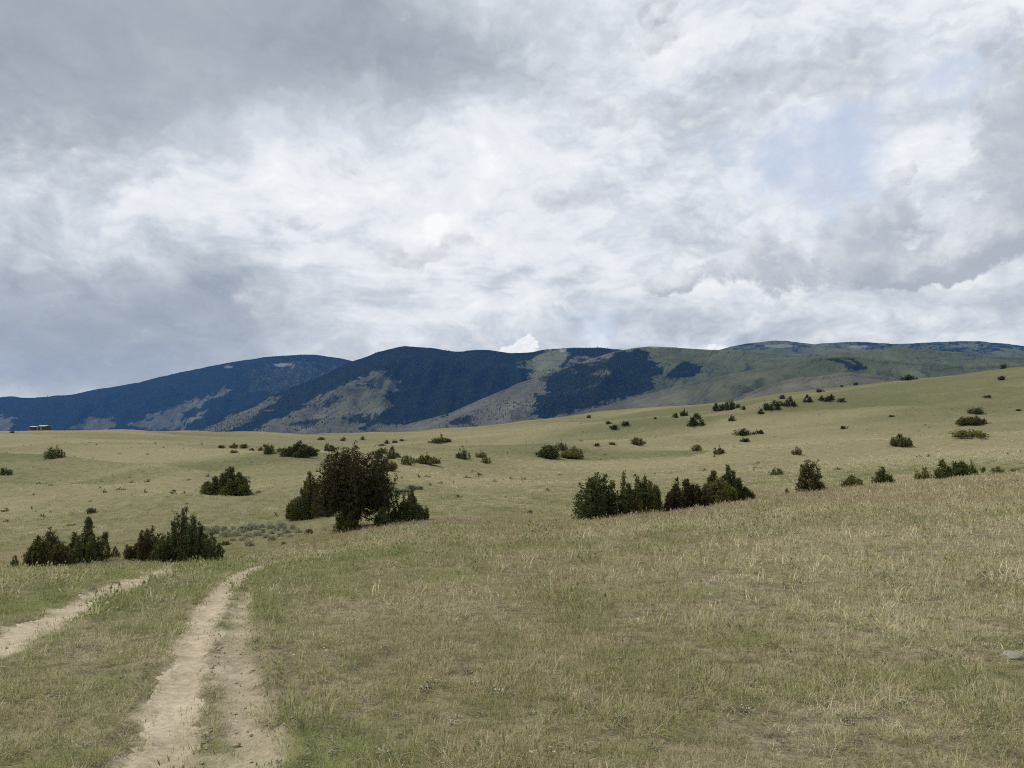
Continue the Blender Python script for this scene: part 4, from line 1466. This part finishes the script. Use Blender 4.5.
# -- trees and bushes high on the big far slope
G6 = 'dark trees and bushes on the big far slope'
FARS = [
    (589, 418, 4, 3, 'low', 'loneliest speck high on the shoulder where the big slope begins'),
    (609, 424, 5, 3, 'low', 'smallest of three specks on the shoulder of the big slope'),
    (615, 429, 8, 4, 'low', 'lowest and flattest of three specks on the shoulder of the big slope'),
    (625, 426, 7, 5, 'dome', 'roundest of three specks on the shoulder of the big slope'),
    (655, 419, 3, 2, 'low', 'faint dot between the three shoulder specks and the pointed tree'),
    (675, 418, 5, 5, 'dome', 'little dark bush just downhill of a leaning one by the pointed tree'),
    (684, 416, 8, 7, 'spiky', 'leaning dark bush just above the pointed tree'),
    (696, 426, 13, 12, 'cone', 'tall pointed dark tree standing apart on the big slope'),
    (720, 411, 12, 7, 'low', 'spreading dark bush beside the round-topped tree on the skyline'),
    (731, 410, 11, 9, 'dome', 'round-topped dark tree close to the skyline'),
    (738, 408, 5, 4, 'dome', 'dot touching the round-topped tree close to the skyline'),
    (743, 410, 4, 4, 'dome', 'dot a step past the round-topped tree close to the skyline'),
    (732, 421, 6, 6, 'cone', 'small pointed bush straight below the round-topped tree'),
    (743, 435, 15, 6, 'low', 'wide flat dark bush, broader of a pair on the lower big slope'),
    (759, 434, 8, 4, 'low', 'narrower flat bush beside the wide flat one'),
    (743, 442, 9, 4, 'low', 'flat bush straight below the wide flat one'),
    (761, 414, 6, 6, 'cone', 'lowest tree of the dark cluster under the skyline'),
    (765, 410, 8, 7, 'dome', 'rounded tree at the downhill end of the dark cluster'),
    (774, 410, 11, 9, 'cone', 'widest tree of the dark cluster under the skyline'),
    (780, 406, 7, 5, 'dome', 'small tree filling the gap in the dark cluster'),
    (790, 406, 10, 9, 'cone', 'broad cone-shaped tree at the uphill end of the dark cluster'),
    (781, 399, 6, 4, 'low', 'bush on the skyline right above the dark cluster'),
    (808, 402, 7, 7, 'cone', 'pointed lone tree just uphill of the dark cluster'),
    (826, 401, 11, 5, 'low', 'long dark bush of the pair uphill of the pointed lone tree'),
    (832, 400, 5, 6, 'cone', 'peaked bush at the end of the long dark one'),
    (841, 402, 7, 4, 'dome', 'rounded bush past the long dark pair'),
    (821, 392, 7, 3, 'low', 'flat bush on the skyline above the long dark pair'),
    (842, 387, 3, 2, 'low', 'fainter of two dots on the skyline next to the long dome bush'),
    (856, 385, 4, 3, 'low', 'larger of two dots on the skyline next to the long dome bush'),
    (844, 429, 7, 3, 'low', 'flat dark dot by itself low on the big slope'),
    (892, 417, 5, 2, 'low', 'thin dark dot in the empty middle of the big slope'),
    (908, 380, 13, 5, 'low', 'long dome-shaped dark bush right on the skyline'),
    (987, 398, 7, 3, 'low', 'flat dark bush above the stack of three'),
    (1002, 380, 6, 4, 'low', 'dark bush just under the top of the big slope'),
    (1003, 368, 6, 4, 'dome', 'dark bush crowning the top of the big slope'),
    (1020, 411, 5, 2, 'low', 'dark dash nearest the picture edge on the big slope'),
]
for u, v, w, h, st, lab in FARS:
    plant('juniper_shrub' if st in ('low', 'dome') else 'juniper_tree', u, v, w, h, st, 'far', lab, 'tree' if st == 'cone' else 'shrub', G6, d0=120)

# -- sagebrush in the hollow behind the track's brow
G7 = 'sagebrush in the hollow behind the track'
rgs = random.Random(3)
for u, v, w, h in [(212, 534, 13, 7), (222, 531, 9, 5), (226, 537, 10, 6), (237, 536, 10, 5), (234, 530, 8, 4), (246, 531, 11, 6), (247, 538, 10, 5), (255, 530, 11, 6), (257, 536, 10, 5), (250, 546, 11, 6),
                   (271, 541, 9, 5), (270, 529, 8, 5), (272, 534, 8, 4), (281, 528, 9, 6), (288, 533, 8, 4), (292, 530, 8, 5), (204, 531, 8, 5), (263, 533, 7, 4), (217, 529, 8, 4), (229, 533, 8, 4), (241, 533, 8, 4), (252, 527, 9, 4), (262, 528, 8, 4), (277, 531, 8, 4), (284, 530, 7, 4), (266, 538, 7, 4), (242, 541, 7, 4), (298, 533, 7, 4), (233, 541, 7, 3), (279, 537, 8, 4), (290, 537, 7, 3)]:
    plant('sagebrush', u, v, w, h, 'dome', 'sage', 'low blue-grey sagebrush clump in the hollow behind the track', 'shrub', G7, d0=30)
for u, v, w, h, lab in [(309, 534, 7, 5, 'dark green bushlet at the edge of the sagebrush, towards the big tree'), (223, 545, 11, 4, 'dark flat bushlet in front of the sagebrush beside the broad dark juniper'), (284, 545, 5, 3, 'dark dot of a bushlet at the near side of the sagebrush')]:
    plant('juniper_shrub', u, v, w, h, 'low', 'dark', lab, 'shrub', None, d0=30)
plant('low_shrub', 399, 492, 22, 4, 'low', 'palegreen', 'flat pale green patch of shrub behind the spiky green juniper', 'shrub', None, d0=56)
plant('low_shrub', 415, 489, 15, 4, 'low', 'palegreen', 'second pale green shrub patch, slightly uphill of the flat one', 'shrub', None, d0=56)

# ------------------------------------------------------------------ the shed on the skyline
mw, T, o_ = new_mat('weathered_boards')
pos = world_pos(T)
nn = T.noise(T.vmul(pos, (6.0, 6.0, 0.5)), 1.0, 4, 0.6)
principled(T, o_, T.mix(nn, (0.040, 0.040, 0.040), (0.090, 0.086, 0.080)), 0.9, 0.1, nn, 0.02, 0.5)
mr, T, o_ = new_mat('old_tin')
nn = T.noise(world_pos(T), 1.5, 4, 0.6)
principled(T, o_, T.mix(nn, (0.27, 0.28, 0.30), (0.42, 0.42, 0.43)), 0.55, 0.4)
ml, T, o_ = new_mat('pale_concrete')
nn = T.noise(world_pos(T), 3.0, 4, 0.6)
principled(T, o_, T.mix(nn, (0.20, 0.18, 0.15), (0.30, 0.275, 0.24)), 0.9, 0.1)


def box_geo(x0, x1, y0, y1, z0, z1):
    v = np.array([(x, y, z) for z in (z0, z1) for x, y in ((x0, y0), (x1, y0), (x1, y1), (x0, y1))], float)
    f = np.array([(3, 2, 1, 0), (4, 5, 6, 7), (0, 1, 5, 4), (1, 2, 6, 5), (2, 3, 7, 6), (3, 0, 4, 7)])
    return v, f


def roof_geo(x0, x1, y0, y1, z0, rise, th=0.09):
    ym = (y0 + y1) / 2
    prof_ = [(y0, z0), (ym, z0 + rise), (y1, z0), (y1, z0 + th), (ym, z0 + rise + th), (y0, z0 + th)]
    v = np.array([(x, y, z) for x in (x0, x1) for y, z in prof_], float)
    q = [(0, 1, 7, 6), (1, 2, 8, 7), (2, 3, 9, 8), (3, 4, 10, 9), (4, 5, 11, 10), (5, 0, 6, 11), (0, 5, 4, 1), (1, 4, 3, 2), (6, 7, 10, 11), (7, 8, 9, 10)]
    return v, np.array(q)


sx, sy, sz = march(37, 429.6, 200, 700)
ps = sy / F * 0.88
shed = bpy.data.objects.new('shed', None)
COL.objects.link(shed)
shed.location = (sx, sy, sz)
tag(shed, 'low dark shed with pale tin roofs alone on the grassland skyline', 'shed')
P1 = lambda nm, g, m_, par=shed: link(nm, mesh_np(nm, g[0], g[1], [m_], False), parent=par)
P1('foundation', box_geo(-10.3 * ps, 10.3 * ps, -0.3, 4.3, -1.0, 0.55 * ps), ml)
P1('wall', box_geo(-8.5 * ps, -2.2 * ps, 0.3, 3.4, 0.55 * ps, 4.1 * ps), mw)
P1('wall', box_geo(1.0 * ps, 9.2 * ps, 0.0, 4.0, 0.55 * ps, 4.9 * ps), mw)
P1('roof', roof_geo(-9.2 * ps, -2.0 * ps, -0.1, 3.8, 4.1 * ps, 0.75 * ps), mr)
P1('roof', roof_geo(0.6 * ps, 9.8 * ps, -0.4, 4.4, 4.9 * ps, 1.0 * ps), mr)
P1('chimney', box_geo(-1.6 * ps, 0.2 * ps, 0.6, 2.2, 0.55 * ps, 4.6 * ps), ml)
P1('door', box_geo(3.6 * ps, 5.4 * ps, -0.06, 0.02, 0.55 * ps, 4.0 * ps), ml)

# ------------------------------------------------------------------ stones lying in the grass
ms, T, o_ = new_mat('field_stone')
nn = T.noise(world_pos(T), 9.0, 6, 0.65)
principled(T, o_, T.mix(nn, (0.12, 0.115, 0.10), (0.26, 0.25, 0.225)), 0.9, 0.15, nn, 0.03, 0.8)


def stone(u, v, w, h, label, seed):
    x, y, z = march(u, v, 2, 60)
    s = y / F
    rg_ = np.random.default_rng(seed)
    nu, nv = 16, 9
    th, ph = np.meshgrid(np.linspace(0, 2 * math.pi, nu, endpoint=False), np.linspace(0.02, math.pi - 0.02, nv))
    d = np.stack([np.sin(ph) * np.cos(th), np.sin(ph) * np.sin(th), np.cos(ph)], -1)
    d = np.sign(d) * np.abs(d) ** 0.8
    k = 0.85 + 0.35 * vnoise(d[..., 0] * 2 + seed * 3, d[..., 1] * 2 + d[..., 2] * 2.3 + seed)
    vv = d * k[..., None] * np.array([w * s / 2, w * s / 2 * 0.75, h * s * 0.8])
    i = np.arange(nv - 1)[:, None] * nu + np.arange(nu)[None]
    j = np.arange(nv - 1)[:, None] * nu + (np.arange(nu)[None] + 1) % nu
    f = np.stack([i, i + nu, j + nu, j], -1).reshape(-1, 4)
    o = link('stone', mesh_np('stone', vv.reshape(-1, 3), f, [ms], True), loc=(x, y, z + h * s * 0.15))
    o.rotation_euler = (0, 0, seed * 0.9)
    tag(o, label, 'stone', 'pale stones lying in the near grass')


stone(1014, 657, 26, 4, 'broad flat grey stone at the picture edge in the near grass', 1)
stone(880, 534 + 40, 11, 4, 'small pale stone low in the grass uphill of the middle', 2)
stone(485, 682, 18, 2, 'flat whitish stone sunk in the grass in front of the rust-brown tree', 3)
stone(806, 562, 12, 4, 'pale grey stone just below the brow under the ragged brown tree', 5)

# ------------------------------------------------------------------ grass
def grass_mat(name, stops_g, stops_d, transl=0.35):
    m, T, o_ = new_mat(name)
    gn = T.n.new('ShaderNodeNewGeometry')
    rnd = gn.outputs['Random Per Island']
    g = T.attr('lush', 'INSTANCER')
    bw = T.attr('rust', 'INSTANCER')
    tint = T.math('ADD', g, T.mul(T.sub(rnd, 0.5), 0.75), clamp=True)
    c = T.ramp(tint, stops_g)
    c = T.mix(T.ss(T.add(bw, T.mul(T.sub(rnd, 0.5), 0.9)), 0.45, 0.95, 0, 0.85), c, T.mix(rnd, stops_d[0], stops_d[1]))
    d = T.n.new('ShaderNodeBsdfDiffuse')
    T.put(d.inputs[0], c)
    tr = T.n.new('ShaderNodeBsdfTranslucent')
    T.put(tr.inputs[0], c)
    mx = T.n.new('ShaderNodeMixShader')
    mx.inputs[0].default_value = transl
    T.l.new(d.outputs[0], mx.inputs[1]); T.l.new(tr.outputs[0], mx.inputs[2])
    T.l.new(mx.outputs[0], o_.inputs[0])
    return m


mgrass = grass_mat('prairie_grass', [(0.0, (0.64, 0.580, 0.400)), (0.30, (0.45, 0.415, 0.235)), (0.60, (0.305, 0.310, 0.145)), (1.0, (0.195, 0.230, 0.085))],
                   ((0.22, 0.165, 0.100), (0.44, 0.350, 0.235)))
mforb, T, o_ = new_mat('grey_forb')
gn = T.n.new('ShaderNodeNewGeometry')
principled(T, o_, T.mix(gn.outputs['Random Per Island'], (0.17, 0.17, 0.12), (0.32, 0.31, 0.23)), 0.9, 0.05)
mflower, T, o_ = new_mat('white_petal')
principled(T, o_, (0.50, 0.48, 0.38), 0.8, 0.1)


def tuft(seed, n, h0, h1, wid, spread, lean, heads=0.0, segs=3):
    rg_ = np.random.default_rng(seed)
    v, f = [], []
    for i in range(n):
        a = rg_.uniform(0, 6.28)
        r_ = spread * math.sqrt(rg_.random())
        bx, by_ = r_ * math.cos(a), r_ * math.sin(a)
        L = rg_.uniform(h0, h1)
        da = a + rg_.normal(0, 0.7)
        ln = abs(rg_.normal(lean, lean * 0.5))
        fx = rg_.uniform(0, 3.14)
        sx_, sy_ = math.cos(fx), math.sin(fx)
        b0 = len(v)
        for k in range(segs + 1):
            t = k / segs
            off_ = ln * L * t ** 1.7
            zz = L * t * math.sqrt(max(0.05, 1 - (ln * t) ** 2 * 0.6))
            ww = wid * (1 - t) ** 0.7 * 0.5 + wid * 0.06
            px, py = bx + off_ * math.cos(da), by_ + off_ * math.sin(da)
            v += [(px - sx_ * ww, py - sy_ * ww, zz), (px + sx_ * ww, py + sy_ * ww, zz)]
        for k in range(segs):
            f.append((b0 + 2 * k, b0 + 2 * k + 1, b0 + 2 * k + 3, b0 + 2 * k + 2))
        if rg_.random() < heads:
            # a slim seed head on the stalk
            b1 = len(v)
            px, py, zz = v[b1 - 1]
            hl, hw = L * 0.22, wid * 1.5
            for q in range(2):
                an = fx + q * 1.57
                b1 = len(v)
                v += [(px, py, zz - hl * 0.3), (px + hw * math.cos(an), py + hw * math.sin(an), zz + hl * 0.1), (px + 0.1 * hl * math.cos(da), py + 0.1 * hl * math.sin(da), zz + hl), (px - hw * math.cos(an), py - hw * math.sin(an), zz + hl * 0.1)]
                f.append((b1, b1 + 1, b1 + 2, b1 + 3))
    return np.array(v), np.array(f)


def forb(seed, n, h, leaf, flowers=0):
    rg_ = np.random.default_rng(seed)
    sp = [(rg_.uniform(-.5, .5) * h, rg_.uniform(-.5, .5) * h, h * rg_.uniform(0.5, 1), h * 0.5, 0) for _ in range(6)]
    return crown_geo(sp, n, leaf, rg_, 6, 0.6)


def tmesh(nm, g, m_):
    return proto(nm, mesh_np(nm, g[0], g[1], [m_], False))


protos = [
    tmesh('tuft_stock', tuft(1, 34, 0.05, 0.15, 0.0038, 0.060, 0.45), mgrass),
    tmesh('tuft_stock', tuft(2, 26, 0.06, 0.20, 0.0034, 0.075, 0.55, 0.15), mgrass),
    tmesh('tuft_stock', tuft(3, 16, 0.12, 0.30, 0.0026, 0.080, 0.40, 0.75), mgrass),
    tmesh('tuft_stock', tuft(4, 40, 0.03, 0.09, 0.0042, 0.110, 0.8), mgrass),
    tmesh('tuft_stock', tuft(5, 22, 0.08, 0.24, 0.0030, 0.070, 0.65, 0.4), mgrass),
    tmesh('tuft_stock', tuft(6, 16, 0.08, 0.24, 0.0130, 0.140, 0.5, 0.3, 2), mgrass),
    tmesh('tuft_stock', tuft(7, 20, 0.06, 0.18, 0.0170, 0.200, 0.6, 0.0, 2), mgrass),
    tmesh('forb_stock', forb(8, 110, 0.07, 0.022), mforb),
    tmesh('tuft_stock', tuft(9, 18, 0.10, 0.32, 0.0450, 0.400, 0.6, 0.0, 2), mgrass),
]
rg = np.random.default_rng(77)


def ring(r0, r1, dens, amax=R(43)):
    n = int(amax * (r1 * r1 - r0 * r0) * dens)
    r_ = np.sqrt(rg.uniform(r0 * r0, r1 * r1, n))
    a_ = rg.uniform(-amax, amax, n)
    return r_ * np.sin(a_), r_ * np.cos(a_)


allp, att = [], {k: [] for k in ('tilt', 'turn', 'size', 'tall', 'lush', 'rust')}
srt = []
LR = np.log([1.2, 4, 7, 12, 20, 30, 62, 150, 430])
DENS = np.log([205, 195, 150, 82, 44, 23, 6.5, 1.3, 0.14])
KW = np.array([  # share of each stock tuft against distance
    # fine short, fine mixed, headed, mat, arching, coarse, coarse low, forb, far clump
    [.27, .21, .06, .32, .10, 0, 0, .04, 0], [.27, .21, .06, .32, .10, 0, 0, .04, 0], [.25, .21, .08, .32, .11, 0, 0, .03, 0],
    [.14, .18, .12, .22, .16, .10, .06, .02, 0], [.05, .12, .12, .08, .10, .28, .25, 0, 0], [0, .04, .08, .02, .04, .45, .37, 0, 0],
    [0, 0, 0, 0, 0, .50, .40, 0, .10], [0, 0, 0, 0, 0, .30, .20, 0, .50], [0, 0, 0, 0, 0, 0, 0, 0, 1.0]])
edges = np.exp(np.linspace(math.log(1.2), math.log(430), 42))
for r0, r1 in zip(edges[:-1], edges[1:]):
    lm = math.log((r0 + r1) / 2)
    dens = math.exp(np.interp(lm, LR, DENS))
    am = R(np.interp(lm, LR, [60, 46, 44, 42, 41, 40, 39, 38, 37]))
    x, y = ring(r0, r1, dens, am)
    near = r0 < 45
    # trodden and bare openings
    op = fbm(x * 0.9 + 3, y * 0.9, 4) if near else fbm(x / 9, y / 4, 4)
    keep = rg.random(len(x)) > 0.36 * sstep(op, 0.12, 0.55)
    if near:
        m1, m2 = rut_mask(x, y)
        keep &= rg.random(len(x)) > np.clip(m1 * 0.95 + m2 * 0.60, 0, 0.945)
    x, y = x[keep], y[keep]
    z = HG(x, y) if near else H0(x, y)
    n = len(x)
    g, b = zones(x, y)
    pk = np.array([np.interp(lm, LR, KW[:, i]) for i in range(KW.shape[1])])
    k = rg.choice(KW.shape[1], n, p=pk / pk.sum())
    cl = sstep(fbm(x * 1.7 + 31, y * 1.7, 3), -0.25, 0.45) if near else 0.5
    sc = rg.uniform(0.6, 1.12, n) * (0.68 + 0.48 * cl) * np.where(rg.random(n) > 0.97, 1.25, 1.0)
    if near:
        m1, m2 = rut_mask(x, y)
        sc *= 1 - 0.5 * np.clip(m1 + m2, 0, 1)
    allp.append(np.stack([x, y, z - 0.006], 1))
    srt.append(k)
    att['tilt'].append(rg.normal(0, 0.16, n))
    att['turn'].append(rg.uniform(0, 6.28, n))
    att['size'].append(sc)
    att['tall'].append(sc * rg.uniform(0.45, 0.85, n) * (1 + 0.25 * b))
    att['lush'].append(np.clip(g + 0.07 * sstep(np.hypot(x, y), 35, 80) + rg.normal(0, 0.27, n), 0, 1))
    att['rust'].append(np.clip(b + rg.normal(0, 0.18, n), 0, 1))
allp = np.concatenate(allp)
print('grass tufts', len(allp))
scatter_object('grass', allp, {k: np.concatenate(v_) for k, v_ in att.items()}, np.concatenate(srt), protos)

# small white flower heads sprinkled through the sod
fl_v, fl_f = [], []
for i in range(7):
    a = i / 7 * 6.283
    b0 = len(fl_v)
    fl_v += [(0, 0, .06), (.012 * math.cos(a - .3), .012 * math.sin(a - .3), .066), (.02 * math.cos(a), .02 * math.sin(a), .064), (.012 * math.cos(a + .3), .012 * math.sin(a + .3), .066)]
    fl_f.append((b0, b0 + 1, b0 + 2, b0 + 3))
b0 = len(fl_v)
fl_v += [(-.002, 0, 0), (.002, 0, 0), (.001, 0, .06), (-.001, 0, .06)]
fl_f.append((b0, b0 + 1, b0 + 2, b0 + 3))
flp = proto('flower_stock', mesh_np('flower_stock', np.array(fl_v), np.array(fl_f), [mflower], False))
cx_, cy_ = ring(3, 24, 1.1)
k_ = fbm(cx_ / 2, cy_ / 2, 3) > 0.12
cx_, cy_ = cx_[k_], cy_[k_]
cx_, cy_ = np.repeat(cx_, 5), np.repeat(cy_, 5)
cx_, cy_ = cx_ + rg.normal(0, 0.07, len(cx_)), cy_ + rg.normal(0, 0.07, len(cy_))
n = len(cx_)
scatter_object('wildflowers', np.stack([cx_, cy_, HG(cx_, cy_)], 1), {'tilt': rg.normal(0, .2, n), 'turn': rg.uniform(0, 6.28, n), 'size': rg.uniform(.3, .7, n), 'tall': rg.uniform(.8, 1.6, n)}, np.zeros(n, int), [flp])

# low dark plants speckling the far pasture
mu, T, o_ = new_mat('pasture_herb')
gn = T.n.new('ShaderNodeNewGeometry')
principled(T, o_, T.mix(gn.outputs['Random Per Island'], (0.040, 0.044, 0.018), (0.100, 0.095, 0.040)), 0.9, 0.05)
hp = tmesh('herb_stock', forb(21, 60, 0.30, 0.14), mu)
ux, uy = ring(50, 330, 0.026, R(39))
kk = rg.random(len(ux)) < np.clip(0.35 + 1.4 * fbm(ux / 35, uy / 20, 3), 0.05, 1) * np.clip(110 / np.hypot(ux, uy), 0.15, 1)
ux, uy = ux[kk], uy[kk]
n = len(ux)
scatter_object('undergrowth', np.stack([ux, uy, H0(ux, uy) - 0.02], 1), {'tilt': rg.normal(0, .1, n), 'turn': rg.uniform(0, 6.28, n), 'size': rg.uniform(.5, 1.5, n) ** 1.3, 'tall': rg.uniform(.4, 1.1, n)}, np.zeros(n, int), [hp])

# crumbled clods along the gullied strand of the track
clod_rg = np.random.default_rng(8)
th, ph = np.meshgrid(np.linspace(0, 2 * math.pi, 7, endpoint=False), np.linspace(0.1, math.pi - 0.1, 5))
dd = np.stack([np.sin(ph) * np.cos(th), np.sin(ph) * np.sin(th), np.cos(ph)], -1) * (0.75 + 0.5 * clod_rg.random(th.shape))[..., None]
i = np.arange(4)[:, None] * 7 + np.arange(7)[None]
j = np.arange(4)[:, None] * 7 + (np.arange(7)[None] + 1) % 7
clod = tmesh('clod_stock', (dd.reshape(-1, 3) * 0.02, np.stack([i, i + 7, j + 7, j], -1).reshape(-1, 4)), mp)
gx, gy = ring(2.5, 15, 320, R(40))
a_, s_, c_ = rut_field(gx, gy)
pr = 0.9 * np.exp(-((s_ - 1.15) / 0.35) ** 2) * (np.minimum(a_, c_) > 1.0) + 0.10 * (np.minimum(a_, c_) < 1.3) + 0.25 * (s_ < 1.0)
kk = clod_rg.random(len(gx)) < pr * 0.55
gx, gy = gx[kk], gy[kk]
n = len(gx)
sz = clod_rg.uniform(0.2, 0.55, n) * (1 + 1.3 * (clod_rg.random(n) > 0.93))
scatter_object('gravel', np.stack([gx, gy, HG(gx, gy) + 0.006], 1), {'tilt': clod_rg.normal(0, .5, n), 'turn': clod_rg.uniform(0, 6.28, n), 'size': sz, 'tall': sz * 0.7}, np.zeros(n, int), [clod])
